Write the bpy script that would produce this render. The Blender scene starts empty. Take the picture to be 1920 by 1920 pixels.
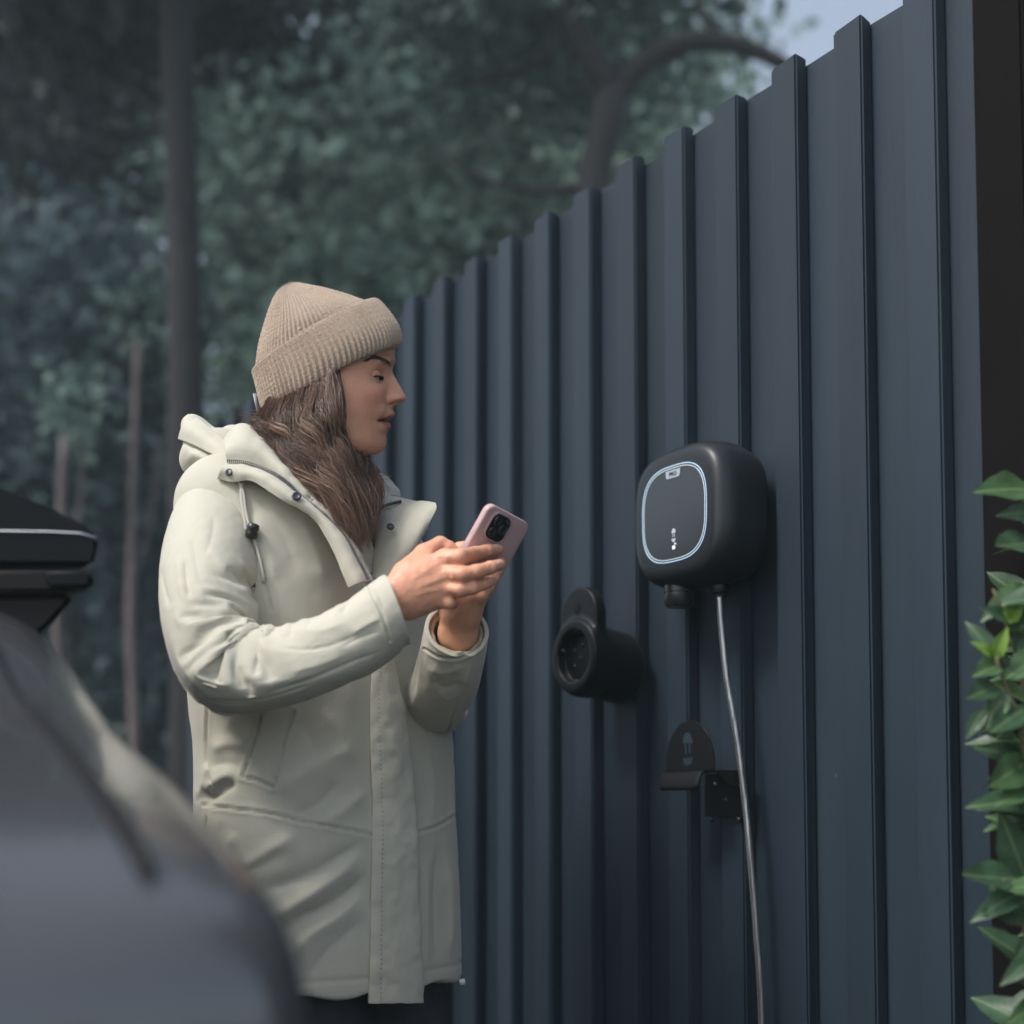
import bpy, bmesh, math, random
import numpy as np
from mathutils import Vector, Matrix
from mathutils.bvhtree import BVHTree

# ------------------------------------------------------------------ camera, sky, sun, exposure
SC = bpy.context.scene
COL = SC.collection
CAM_Z, TILT, FPX, RISE = 0.97, math.radians(3.5), 2550.0, 413.0
cam_data = bpy.data.cameras.new('camera')
cam = bpy.data.objects.new('camera', cam_data)
COL.objects.link(cam)
cam.location = (0, 0, CAM_Z)
cam.rotation_euler = (math.radians(90) + TILT, 0, 0)
cam_data.sensor_width = 36.0
cam_data.lens = 36.0 * FPX / 1920.0
cam_data.shift_y = RISE / 1920.0
cam_data.clip_start = 0.05
cam_data.clip_end = 500
cam_data.dof.use_dof = True
cam_data.dof.focus_distance = 1.79
cam_data.dof.aperture_fstop = 2.0
SC.camera = cam

world = bpy.data.worlds.new('World')
SC.world = world
world.use_nodes = True
wn = world.node_tree
wn.nodes.clear()
w_out = wn.nodes.new('ShaderNodeOutputWorld')
w_bg = wn.nodes.new('ShaderNodeBackground')
w_sky = wn.nodes.new('ShaderNodeTexSky')
w_sky.sky_type = 'NISHITA'
w_sky.sun_disc = False
SUN_EL, SUN_AZ = math.radians(51), math.radians(236)     # azimuth clockwise from +Y
w_sky.sun_elevation = SUN_EL
w_sky.sun_rotation = SUN_AZ
w_sky.air_density = 1.0
w_sky.dust_density = 3.0
w_bg.inputs['Strength'].default_value = 0.13
w_hsv = wn.nodes.new('ShaderNodeHueSaturation')
w_hsv.inputs['Saturation'].default_value = 0.62       # thin cloud greys the sky
wn.links.new(w_sky.outputs[0], w_hsv.inputs['Color'])
wn.links.new(w_hsv.outputs[0], w_bg.inputs[0])
wn.links.new(w_bg.outputs[0], w_out.inputs[0])

sun_data = bpy.data.lights.new('sun', 'SUN')
sun_data.energy = 1.5
sun_data.angle = math.radians(14)
sun_data.color = (1.0, 0.97, 0.94)
sun = bpy.data.objects.new('sun', sun_data)
COL.objects.link(sun)
sd = Vector((math.sin(SUN_AZ) * math.cos(SUN_EL), math.cos(SUN_AZ) * math.cos(SUN_EL), math.sin(SUN_EL)))
sun.rotation_euler = sd.to_track_quat('Z', 'Y').to_euler()
sun.location = (-6, -6, 12)

SC.view_settings.view_transform = 'Standard'
SC.view_settings.look = 'None'
SC.view_settings.exposure = 0.84
SC.view_settings.gamma = 1.0
SC.view_settings.use_curve_mapping = False

# ------------------------------------------------------------------ helpers
_F = np.array([0, math.cos(TILT), math.sin(TILT)])
_U = np.array([0, -math.sin(TILT), math.cos(TILT)])

def W(px, py, Y):
    """world point seen at photograph position (px, py) at distance Y in front of the lens"""
    d = np.array([(px - 960) / FPX, 0, 0]) + _U * ((960 + RISE - py) / FPX) + _F
    return np.array([0, 0, CAM_Z]) + d * (Y / d[1])

def proj(p):
    p = np.asarray(p, float) - np.array([0, 0, CAM_Z])
    w = p @ _F
    return 960 + FPX * p[..., 0] / w, 960 + RISE - FPX * (p @ _U) / w

def tag(o, label=None, cat=None, group=None, kind=None):
    if label: o['label'] = label
    if cat: o['category'] = cat
    if group: o['group'] = group
    if kind: o['kind'] = kind
    return o

def empty(name, loc=(0, 0, 0), rz=0.0):
    o = bpy.data.objects.new(name, None)
    o.empty_display_size = 0.05
    o.location = loc
    o.rotation_euler = (0, 0, rz)
    COL.objects.link(o)
    return o

def link(name, me, mat=None, parent=None, smooth=True):
    o = bpy.data.objects.new(name, me)
    COL.objects.link(o)
    if mat is not None and not me.materials:
        me.materials.append(mat)
    if parent is not None:
        o.parent = parent
    if smooth and len(me.polygons):
        me.polygons.foreach_set('use_smooth', np.ones(len(me.polygons), dtype=bool))
    return o

def mesh_np(name, verts, faces, mat=None, parent=None, smooth=True):
    me = bpy.data.meshes.new(name)
    v = np.asarray(verts, dtype=np.float32)
    if isinstance(faces, np.ndarray):
        k = faces.shape[1]
        me.vertices.add(len(v)); me.vertices.foreach_set('co', v.ravel())
        me.loops.add(faces.size); me.loops.foreach_set('vertex_index', faces.astype(np.int32).ravel())
        me.polygons.add(len(faces))
        me.polygons.foreach_set('loop_start', np.arange(0, faces.size, k, dtype=np.int32))
        me.polygons.foreach_set('loop_total', np.full(len(faces), k, dtype=np.int32))
        me.update(calc_edges=True); me.validate()
    else:
        me.from_pydata([tuple(map(float, p)) for p in v], [], faces)
        me.update()
    return link(name, me, mat, parent, smooth)

def bm_obj(name, bm, mat=None, parent=None, smooth=True, sharp=None):
    bmesh.ops.recalc_face_normals(bm, faces=bm.faces)
    me = bpy.data.meshes.new(name)
    bm.to_mesh(me); bm.free()
    o = link(name, me, mat, parent, smooth)
    if sharp is not None:
        set_sharp(me, sharp)
    return o

def set_sharp(me, deg):
    """mark edges sharper than deg as hard edges"""
    bm = bmesh.new(); bm.from_mesh(me)
    lim = math.radians(deg)
    for e in bm.edges:
        if len(e.link_faces) == 2 and e.calc_face_angle(0.0) > lim:
            e.smooth = False
    bm.to_mesh(me); bm.free()

def add_box(bm, c, size, bevel=0.0, rot=None):
    m = Matrix.Translation(Vector(c))
    if rot is not None: m = m @ rot
    r = bmesh.ops.create_cube(bm, size=1.0, matrix=m @ Matrix.Diagonal((size[0], size[1], size[2], 1)))
    if bevel > 0:
        es = list({e for v in r['verts'] for e in v.link_edges})
        bmesh.ops.bevel(bm, geom=es, offset=bevel, segments=2, affect='EDGES', profile=0.5)

def box_obj(name, c, size, mat, parent=None, bevel=0.0, rot=None):
    bm = bmesh.new(); add_box(bm, c, size, bevel, rot)
    return bm_obj(name, bm, mat, parent, smooth=True, sharp=35)

def frames(P):
    """parallel-transport frames along a polyline"""
    P = np.asarray(P, float)
    T = np.gradient(P, axis=0)
    T /= np.linalg.norm(T, axis=1)[:, None] + 1e-12
    a = np.array([0, 0, 1.0]) if abs(T[0][2]) < 0.9 else np.array([1.0, 0, 0])
    n = np.cross(T[0], a); n /= np.linalg.norm(n)
    Ns = [n]
    for i in range(1, len(P)):
        n = n - T[i] * (n @ T[i]); n /= np.linalg.norm(n) + 1e-12
        Ns.append(n)
    Ns = np.array(Ns)
    return T, Ns, np.cross(T, Ns)

def tube_geo(P, R, seg=8, cap=True):
    P = np.asarray(P, float); n = len(P)
    R = np.full(n, R) if np.isscalar(R) else np.asarray(R, float)
    T, A, B = frames(P)
    th = np.linspace(0, 2 * np.pi, seg, endpoint=False)
    V = (P[:, None] + R[:, None, None] * (A[:, None] * np.cos(th)[None, :, None] + B[:, None] * np.sin(th)[None, :, None])).reshape(-1, 3)
    Fc = []
    for i in range(n - 1):
        for j in range(seg):
            k = (j + 1) % seg
            Fc.append((i * seg + j, i * seg + k, (i + 1) * seg + k, (i + 1) * seg + j))
    if cap:
        Fc.append(tuple(range(seg))[::-1]); Fc.append(tuple((n - 1) * seg + j for j in range(seg)))
    return V, Fc

def tube_obj(name, P, R, mat, parent=None, seg=8):
    V, Fc = tube_geo(P, R, seg)
    o = mesh_np(name, V, Fc, mat, parent)
    return o

def spline(P, n):
    """Catmull-Rom through P (any dimension), n samples, by arc length"""
    P = np.asarray(P, float)
    Q = np.vstack([2 * P[0] - P[1], P, 2 * P[-1] - P[-2]])
    out = []
    for i in range(1, len(Q) - 2):
        p0, p1, p2, p3 = Q[i - 1], Q[i], Q[i + 1], Q[i + 2]
        for t in np.linspace(0, 1, 24, endpoint=False):
            out.append(0.5 * ((2 * p1) + (-p0 + p2) * t + (2 * p0 - 5 * p1 + 4 * p2 - p3) * t * t + (-p0 + 3 * p1 - 3 * p2 + p3) * t ** 3))
    out.append(P[-1]); out = np.array(out)
    d = np.r_[0, np.cumsum(np.linalg.norm(np.diff(out[:, :3], axis=0), axis=1))]
    s = np.linspace(0, d[-1], n)
    return np.stack([np.interp(s, d, out[:, k]) for k in range(P.shape[1])], 1)

def lathe_geo(prof, seg=32, axis='z'):
    """prof: list of (r, h) ; spun about the axis"""
    n = len(prof); V = []; Fc = []
    for r, h in prof:
        for j in range(seg):
            a = 2 * math.pi * j / seg
            V.append((r * math.cos(a), r * math.sin(a), h) if axis == 'z' else (r * math.cos(a), h, r * math.sin(a)))
    for i in range(n - 1):
        for j in range(seg):
            k = (j + 1) % seg
            Fc.append((i * seg + j, i * seg + k, (i + 1) * seg + k, (i + 1) * seg + j))
    Fc.append(tuple(range(seg))[::-1]); Fc.append(tuple((n - 1) * seg + j for j in range(seg)))
    return V, Fc

def fixn(o):
    bm = bmesh.new(); bm.from_mesh(o.data)
    bmesh.ops.recalc_face_normals(bm, faces=bm.faces)
    bm.to_mesh(o.data); bm.free()
    return o

# ---- materials
def mat(name, color=(0.5, 0.5, 0.5), rough=0.5, metal=0.0, spec=0.5, coat=0.0, coat_rough=0.1, sss=0.0, sss_r=(0.01, 0.004, 0.002),
        emit=None, emit_s=0.0, var=0.0, var_scale=5.0, var_stretch=(1, 1, 1), color2=None, bump=0.0, bump_scale=60.0, bump_stretch=(1, 1, 1),
        sheen=0.0, rough_var=0.0, alpha=None):
    m = bpy.data.materials.new(name)
    m.use_nodes = True
    nt = m.node_tree; N = nt.nodes; L = nt.links
    b = N['Principled BSDF']
    b.inputs['Base Color'].default_value = (*color, 1)
    b.inputs['Roughness'].default_value = rough
    b.inputs['Metallic'].default_value = metal
    b.inputs['Specular IOR Level'].default_value = spec
    if coat: b.inputs['Coat Weight'].default_value = coat; b.inputs['Coat Roughness'].default_value = coat_rough
    if sss:
        b.inputs['Subsurface Weight'].default_value = sss
        b.inputs['Subsurface Radius'].default_value = (1.0, 0.4, 0.2)
        b.inputs['Subsurface Scale'].default_value = sss_r[0]
    if sheen: b.inputs['Sheen Weight'].default_value = sheen
    if emit: b.inputs['Emission Color'].default_value = (*emit, 1); b.inputs['Emission Strength'].default_value = emit_s
    if var or color2 or bump or rough_var:
        tc = N.new('ShaderNodeTexCoord')
    if var or color2:
        mp = N.new('ShaderNodeMapping'); mp.inputs['Scale'].default_value = [var_scale * s for s in var_stretch]
        nz = N.new('ShaderNodeTexNoise'); nz.inputs['Scale'].default_value = 1.0; nz.inputs['Detail'].default_value = 5; nz.inputs['Roughness'].default_value = 0.6
        cr = N.new('ShaderNodeValToRGB')
        c2 = color2 if color2 else tuple(min(1, c * (1 + var)) for c in color)
        c1 = color if color2 else tuple(c * (1 - var) for c in color)
        cr.color_ramp.elements[0].position = 0.3; cr.color_ramp.elements[0].color = (*c1, 1)
        cr.color_ramp.elements[1].position = 0.7; cr.color_ramp.elements[1].color = (*c2, 1)
        L.new(tc.outputs['Object'], mp.inputs[0]); L.new(mp.outputs[0], nz.inputs['Vector'])
        L.new(nz.outputs['Fac'], cr.inputs[0]); L.new(cr.outputs[0], b.inputs['Base Color'])
        if rough_var:
            mr = N.new('ShaderNodeMapRange'); mr.inputs['To Min'].default_value = rough - rough_var; mr.inputs['To Max'].default_value = rough + rough_var
            L.new(nz.outputs['Fac'], mr.inputs[0]); L.new(mr.outputs[0], b.inputs['Roughness'])
    if bump:
        mp2 = N.new('ShaderNodeMapping'); mp2.inputs['Scale'].default_value = [bump_scale * s for s in bump_stretch]
        nz2 = N.new('ShaderNodeTexNoise'); nz2.inputs['Scale'].default_value = 1.0; nz2.inputs['Detail'].default_value = 4
        bp = N.new('ShaderNodeBump'); bp.inputs['Strength'].default_value = 1.0; bp.inputs['Distance'].default_value = bump
        L.new(tc.outputs['Object'], mp2.inputs[0]); L.new(mp2.outputs[0], nz2.inputs['Vector'])
        L.new(nz2.outputs['Fac'], bp.inputs['Height']); L.new(bp.outputs[0], b.inputs['Normal'])
    return m

def attr_color(m, attr='Col'):
    """multiply the base colour by a per-vertex colour attribute"""
    nt = m.node_tree; N = nt.nodes; L = nt.links; b = N['Principled BSDF']
    a = N.new('ShaderNodeVertexColor'); a.layer_name = attr
    mx = N.new('ShaderNodeMix'); mx.data_type = 'RGBA'; mx.blend_type = 'MULTIPLY'; mx.inputs[0].default_value = 1.0
    inp = b.inputs['Base Color']
    if inp.is_linked: L.new(inp.links[0].from_socket, mx.inputs[6])
    else: mx.inputs[6].default_value = inp.default_value
    L.new(a.outputs['Color'], mx.inputs[7]); L.new(mx.outputs[2], inp)
    return m

def set_col(me, rgb, name='Col'):
    ca = me.color_attributes.new(name, 'FLOAT_COLOR', 'POINT')
    c = np.ones((len(me.vertices), 4), np.float32); c[:, :3] = rgb
    ca.data.foreach_set('color', c.ravel())

# ------------------------------------------------------------------ implicit surfaces (used for clothes, hands and shells)
def surface_nets(f, org, h):
    """f: (nx,ny,nz) signed distance grid, returns vertices and quads"""
    nx, ny, nz = f.shape
    s = f < 0
    c = [s[i:nx - 1 + i, j:ny - 1 + j, k:nz - 1 + k] for i in (0, 1) for j in (0, 1) for k in (0, 1)]
    cnt = sum(x.astype(np.int8) for x in c)
    act = (cnt > 0) & (cnt < 8)
    I, J, K = np.nonzero(act)
    idx = np.full(act.shape, -1, np.int32); idx[I, J, K] = np.arange(len(I))
    acc = np.zeros((len(I), 3)); num = np.zeros(len(I))
    cor = [(i, j, k) for i in (0, 1) for j in (0, 1) for k in (0, 1)]
    for a in range(8):
        for b in range(a + 1, 8):
            d = np.array(cor[b]) - np.array(cor[a])
            if np.abs(d).sum() != 1: continue
            fa = f[I + cor[a][0], J + cor[a][1], K + cor[a][2]]; fb = f[I + cor[b][0], J + cor[b][1], K + cor[b][2]]
            m = (fa < 0) != (fb < 0)
            t = np.where(m, fa / np.where(m, fa - fb, 1), 0)
            acc += np.where(m[:, None], np.array(cor[a])[None] + t[:, None] * d[None], 0); num += m
    V = (acc / num[:, None] + np.stack([I, J, K], 1)) * h + np.asarray(org)
    Q = []
    for ax in range(3):
        sl = [slice(1, -1)] * 3; sl[ax] = slice(0, -1)
        sl2 = [slice(1, -1)] * 3; sl2[ax] = slice(1, None)
        a = s[tuple(sl)]; b = s[tuple(sl2)]
        for flip in (False, True):
            m = (a & ~b) if not flip else (~a & b)
            p = np.array(np.nonzero(m)).T
            if not len(p): continue
            off = np.ones(3, int); off[ax] = 0
            p = p + off
            o1, o2 = [(1, 2), (2, 0), (0, 1)][ax]
            e1 = np.zeros(3, int); e1[o1] = 1; e2 = np.zeros(3, int); e2[o2] = 1
            qs = [p - e1 - e2, p - e2, p, p - e1]
            q = np.stack([idx[x[:, 0], x[:, 1], x[:, 2]] for x in qs], 1)
            Q.append(q[:, ::-1] if flip else q)
    return V, np.vstack(Q)

class Grid:
    def __init__(self, lo, hi, h):
        self.lo = np.array(lo, float); self.h = h
        n = np.ceil((np.array(hi) - self.lo) / h).astype(int) + 1
        ax = [(self.lo[i] + h * np.arange(n[i])).astype(np.float32) for i in range(3)]
        self.X, self.Y, self.Z = ax[0][:, None, None], ax[1][None, :, None], ax[2][None, None, :]
        self.f = np.full(tuple(n), 1e3, np.float32)
    def mesh(self):
        return surface_nets(self.f, self.lo, self.h)

def smin(a, b, k):
    if k <= 0: return np.minimum(a, b)
    h = np.clip(0.5 + 0.5 * (b - a) / k, 0, 1)
    return b + (a - b) * h - k * h * (1 - h)

def sd_cone(X, Y, Z, a, b, ra, rb, flat=None):
    """capsule with linearly changing radius; flat=(axis, factor) squeezes it along a direction"""
    a = np.asarray(a, float); b = np.asarray(b, float); d = b - a
    px, py, pz = X - a[0], Y - a[1], Z - a[2]
    t = np.clip((px * d[0] + py * d[1] + pz * d[2]) / (d @ d), 0, 1)
    qx, qy, qz = px - t * d[0], py - t * d[1], pz - t * d[2]
    if flat is not None:
        n = np.asarray(flat[0], float); n = n / np.linalg.norm(n); k = flat[1]
        w = qx * n[0] + qy * n[1] + qz * n[2]
        qx, qy, qz = qx + n[0] * w * (1 / k - 1), qy + n[1] * w * (1 / k - 1), qz + n[2] * w * (1 / k - 1)
    return np.sqrt(qx * qx + qy * qy + qz * qz) - (ra + (rb - ra) * t)

def sd_ell(X, Y, Z, c, r, R=None):
    px, py, pz = X - c[0], Y - c[1], Z - c[2]
    if R is not None:
        R = np.asarray(R)
        px, py, pz = (px * R[0][0] + py * R[0][1] + pz * R[0][2], px * R[1][0] + py * R[1][1] + pz * R[1][2], px * R[2][0] + py * R[2][1] + pz * R[2][2])
    k0 = np.sqrt((px / r[0]) ** 2 + (py / r[1]) ** 2 + (pz / r[2]) ** 2)
    return (k0 - 1) * min(r)

def vnormals(V, Q):
    n = np.zeros_like(V)
    fn = np.cross(V[Q[:, 2]] - V[Q[:, 0]], V[Q[:, 3 if Q.shape[1] > 3 else 1]] - V[Q[:, 1]])
    if Q.shape[1] == 3: fn = np.cross(V[Q[:, 1]] - V[Q[:, 0]], V[Q[:, 2]] - V[Q[:, 0]])
    for k in range(Q.shape[1]): np.add.at(n, Q[:, k], fn)
    return n / (np.linalg.norm(n, axis=1)[:, None] + 1e-12)

def relax(V, Q, it=2, lam=0.5):
    """Laplacian smoothing"""
    E = np.vstack([Q[:, [i, (i + 1) % Q.shape[1]]] for i in range(Q.shape[1])])
    E = np.unique(np.sort(E, 1), axis=0)
    deg = np.bincount(E.ravel(), minlength=len(V)).astype(float)
    for _ in range(it):
        s = np.zeros_like(V)
        for k in range(3):
            s[:, k] = np.bincount(E[:, 0], V[E[:, 1], k], len(V)) + np.bincount(E[:, 1], V[E[:, 0], k], len(V))
        V = V + lam * (s / np.maximum(deg, 1)[:, None] - V)
    return V

def vnoise(P, scale, seed=0):
    """smooth value noise at points P, -1..1"""
    rng = np.random.default_rng(seed)
    tab = rng.uniform(-1, 1, 4096)
    p = np.asarray(P) * scale + 1000.0
    i = np.floor(p).astype(np.int64); fr = p - i; fr = fr * fr * (3 - 2 * fr)
    def hsh(a, b, c): return tab[(a * 73856093 ^ b * 19349663 ^ c * 83492791) & 4095]
    r = 0
    for dx in (0, 1):
        for dy in (0, 1):
            for dz in (0, 1):
                w = (fr[:, 0] if dx else 1 - fr[:, 0]) * (fr[:, 1] if dy else 1 - fr[:, 1]) * (fr[:, 2] if dz else 1 - fr[:, 2])
                r = r + w * hsh(i[:, 0] + dx, i[:, 1] + dy, i[:, 2] + dz)
    return r

def dist_poly(U2, poly):
    """distance of 2-D points to a polyline, position along it 0..1 and signed side"""
    P = np.asarray(poly, float)
    L = np.r_[0, np.cumsum(np.linalg.norm(np.diff(P, axis=0), axis=1))]
    best = np.full(len(U2), 1e9); tt = np.zeros(len(U2)); sg = np.ones(len(U2))
    for i in range(len(P) - 1):
        d = P[i + 1] - P[i]; q = U2 - P[i]
        t = np.clip((q @ d) / (d @ d), 0, 1)
        r = q - t[:, None] * d
        dd = np.hypot(r[:, 0], r[:, 1])
        m = dd < best
        best[m] = dd[m]; tt[m] = ((L[i] + t * np.linalg.norm(d)) / L[-1])[m]
        sg[m] = np.sign(d[0] * q[:, 1] - d[1] * q[:, 0])[m]
    return best, tt, sg
# ------------------------------------------------------------------ ground
M_ground = mat('paving_ground', (0.05, 0.05, 0.052), 0.9, color2=(0.075, 0.073, 0.072), var_scale=1.7, bump=0.004, bump_scale=90)
gv = [(-150, -60, 0), (150, -60, 0), (150, 250, 0), (-150, 250, 0)]
tag(mesh_np('ground', gv, [(0, 1, 2, 3)], M_ground, smooth=False), kind='structure')
M_bed = mat('soil_bed', (0.05, 0.04, 0.03), 0.95, color2=(0.09, 0.075, 0.055), var_scale=9, bump=0.02, bump_scale=40)
tag(mesh_np('woodland_floor', [(-40, 4.6, .004), (40, 4.6, .004), (40, 60, .004), (-40, 60, .004)], [(0, 1, 2, 3)], M_bed, smooth=False), kind='structure')

# ------------------------------------------------------------------ fence (local x runs along it towards the lens, -y is its painted face)
FO = Vector((0.2697, 2.073, 0)); FRZ = math.atan2(-1.0, 0.6784)
F_T = Vector((0.6784, -1, 0)).normalized(); F_N = Vector((-1, -0.6784, 0)).normalized()
def FW(s, d, z): return FO + F_T * s + F_N * d + Vector((0, 0, z))

def paint_wood(name, c1, c2, rough, spec=0.28):
    m = mat(name, c1, rough, spec=spec, color2=c2, var_scale=3.0, var_stretch=(4, 4, 0.6), rough_var=0.07)
    nt = m.node_tree; N = nt.nodes; L = nt.links; b = N['Principled BSDF']
    tc = N.new('ShaderNodeTexCoord'); oi = N.new('ShaderNodeObjectInfo')
    ad = N.new('ShaderNodeVectorMath'); ad.operation = 'ADD'
    L.new(tc.outputs['Object'], ad.inputs[0]); L.new(oi.outputs['Random'], ad.inputs[1])
    mp = N.new('ShaderNodeMapping'); mp.inputs['Scale'].default_value = (260, 260, 9)
    nz = N.new('ShaderNodeTexNoise'); nz.inputs['Scale'].default_value = 1; nz.inputs['Detail'].default_value = 6; nz.inputs['Distortion'].default_value = 0.4
    L.new(ad.outputs[0], mp.inputs[0]); L.new(mp.outputs[0], nz.inputs['Vector'])
    bp = N.new('ShaderNodeBump'); bp.inputs['Distance'].default_value = 0.0012; bp.inputs['Strength'].default_value = 0.28
    L.new(nz.outputs['Fac'], bp.inputs['Height'])
    # small knocks where the paint has chipped
    nz2 = N.new('ShaderNodeTexNoise'); nz2.inputs['Scale'].default_value = 38; nz2.inputs['Detail'].default_value = 2
    L.new(ad.outputs[0], nz2.inputs['Vector'])
    cr = N.new('ShaderNodeValToRGB'); cr.color_ramp.elements[0].position = 0.80; cr.color_ramp.elements[0].color = (0, 0, 0, 1)
    cr.color_ramp.elements[1].position = 0.815; cr.color_ramp.elements[1].color = (1, 1, 1, 1)
    L.new(nz2.outputs['Fac'], cr.inputs[0])
    mx = N.new('ShaderNodeMix'); mx.data_type = 'RGBA'
    src = b.inputs['Base Color'].links[0].from_socket
    # each board a slightly different batch of paint
    hsv = N.new('ShaderNodeHueSaturation'); mr = N.new('ShaderNodeMapRange'); mr.inputs['To Min'].default_value = 0.80; mr.inputs['To Max'].default_value = 1.18
    L.new(oi.outputs['Random'], mr.inputs[0]); L.new(mr.outputs[0], hsv.inputs['Value']); L.new(src, hsv.inputs['Color'])
    L.new(hsv.outputs[0], mx.inputs[6]); mx.inputs[7].default_value = (c2[0] * 2.2, c2[1] * 2.1, c2[2] * 2.0, 1)
    L.new(cr.outputs[0], mx.inputs[0]); L.new(mx.outputs[2], b.inputs['Base Color'])
    L.new(bp.outputs[0], b.inputs['Normal'])
    return m
M_fence = paint_wood('fence_paint', (0.0155, 0.0265, 0.0385), (0.021, 0.034, 0.048), 0.55)
M_post = paint_wood('post_stain', (0.0045, 0.0038, 0.0038), (0.007, 0.0058, 0.0058), 0.8, 0.06)
M_black = mat('black_board', (0.012, 0.012, 0.013), 0.7, bump=0.001, bump_scale=120, bump_stretch=(1, 1, 0.05))

fence = empty('timber_fence', FO, FRZ)
tag(fence, 'slate blue painted board and batten timber fence carrying the wall charger', 'fence')
rng = random.Random(5)
PER = 0.118; ZT = 2.035
def plank(name, x0, x1, y0, y1, zt, bev, m, parent, r, top_round=0.004, rake=0.0):
    """vertical plank with eased edges and a slightly uneven sawn top"""
    bm = bmesh.new()
    c = ((x0 + x1) / 2, (y0 + y1) / 2, zt / 2 + 0.02)
    add_box(bm, c, (x1 - x0, y1 - y0, zt - 0.04), 0)
    for v in bm.verts:
        if v.co.z > 1: v.co.z += r.uniform(-top_round, top_round)
        v.co.x += r.uniform(-.0012, .0012)
        if rake and v.co.x < c[0]: v.co.x += rake if v.co.y < c[1] else -rake * .35      # weathered, raked far edge
    bmesh.ops.bevel(bm, geom=list(bm.edges), offset=bev, segments=2, affect='EDGES')
    return bm_obj(name, bm, m, parent, True, sharp=40)
for k in range(-17, 5):
    xr = 0.025 + PER * k                                    # near edge of each batten
    plank('batten', xr - 0.060, xr, -0.023, -0.0005, ZT + rng.uniform(-.003, .004), 0.003, M_fence, fence, rng, rake=0.012)
    plank('board', xr - 0.027 - PER / 2 + 0.031, xr - 0.027 + PER / 2 + 0.029, 0.0, 0.016, ZT - 0.006 + rng.uniform(-.003, .003), 0.0015, M_fence, fence, rng)
for z in (0.35, 1.05, 1.75):
    box_obj('rail', (-0.75, 0.041, z), (2.5, 0.045, 0.09), M_fence, fence, 0.003)
box_obj('post', (-2.02, 0.03, 1.0), (0.09, 0.09, 2.0), M_fence, fence, 0.004)

gp = empty('gate_post', FW(0.574, 0, 0), FRZ)
tag(gp, 'near black timber post closing the end of the slate fence', 'post')
plank('shaft', -0.036, 0.036, -0.006, 0.085, 2.6, 0.004, M_post, gp, rng)
gate = empty('side_gate', FW(0.64, 0, 0), FRZ)
tag(gate, 'black boarded gate panel behind the leafy shrub', 'gate')
for i in range(6):
    plank('board', i * 0.12 - 0.02, i * 0.12 + 0.098, 0.05, 0.07, 2.5, 0.003, M_black, gate, rng)
for z in (0.4, 2.1):
    box_obj('rail', (0.33, 0.0915, z), (0.7, 0.04, 0.1), M_black, gate, 0.003)

# ------------------------------------------------------------------ things on the fence
def on_fence(name, s, d, z, label, cat):
    o = empty(name, FW(s, d, z), FRZ)
    return tag(o, label, cat)

def squircle(h, w, n, e=3.6):
    out = []
    for i in range(n):
        a = 2 * math.pi * i / n
        c, s_ = math.cos(a), math.sin(a)
        out.append((w * math.copysign(abs(c) ** (2 / e), c), h * math.copysign(abs(s_) ** (2 / e), s_)))
    return out

def flat_poly(name, pts, y, th, m, parent, bev=0.0):
    """solid plate from an outline in the local x-z plane, front face at y, going back by th"""
    bm = bmesh.new()
    f = bm.faces.new([bm.verts.new((p[0], y, p[1])) for p in pts])
    r = bmesh.ops.extrude_face_region(bm, geom=[f])
    bmesh.ops.translate(bm, vec=(0, th, 0), verts=[g for g in r['geom'] if isinstance(g, bmesh.types.BMVert)])
    bmesh.ops.recalc_face_normals(bm, faces=bm.faces)
    if bev:
        es = [e for e in bm.edges if abs(e.verts[0].co.y - e.verts[1].co.y) < 1e-6 and len(e.link_faces) == 2 and e.calc_face_angle(0) > 1]
        bmesh.ops.bevel(bm, geom=es, offset=bev, segments=2, affect='EDGES')
    return bm_obj(name, bm, m, parent, True, sharp=30)

def ring_plate(name, outer, inner, y, th, m, parent):
    n = len(outer)
    V = [(p[0], y, p[1]) for p in outer] + [(p[0], y, p[1]) for p in inner] + [(p[0], y + th, p[1]) for p in outer] + [(p[0], y + th, p[1]) for p in inner]
    Fc = []
    for i in range(n):
        k = (i + 1) % n
        Fc += [(i, k, n + k, n + i), (2 * n + i, 2 * n + k, k, i), (n + i, n + k, 3 * n + k, 3 * n + i), (2 * n + k, 2 * n + i, 3 * n + i, 3 * n + k)]
    o = mesh_np(name, V, Fc, m, parent); fixn(o); set_sharp(o.data, 30)
    return o

def text_obj(name, s, size, m, parent, loc, depth=0.0004):
    cu = bpy.data.curves.new('t', 'FONT'); cu.body = s; cu.size = size; cu.align_x = 'CENTER'; cu.align_y = 'CENTER'; cu.extrude = depth
    t = bpy.data.objects.new('t', cu); COL.objects.link(t)
    dg = bpy.context.evaluated_depsgraph_get()
    me = bpy.data.meshes.new_from_object(t.evaluated_get(dg))
    bpy.data.objects.remove(t); bpy.data.curves.remove(cu)
    me.name = name; me.materials.clear()
    me.transform(Matrix.Rotation(math.radians(90), 4, 'X'))
    o = link(name, me, m, parent, smooth=False)
    o.location = loc
    return o

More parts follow.
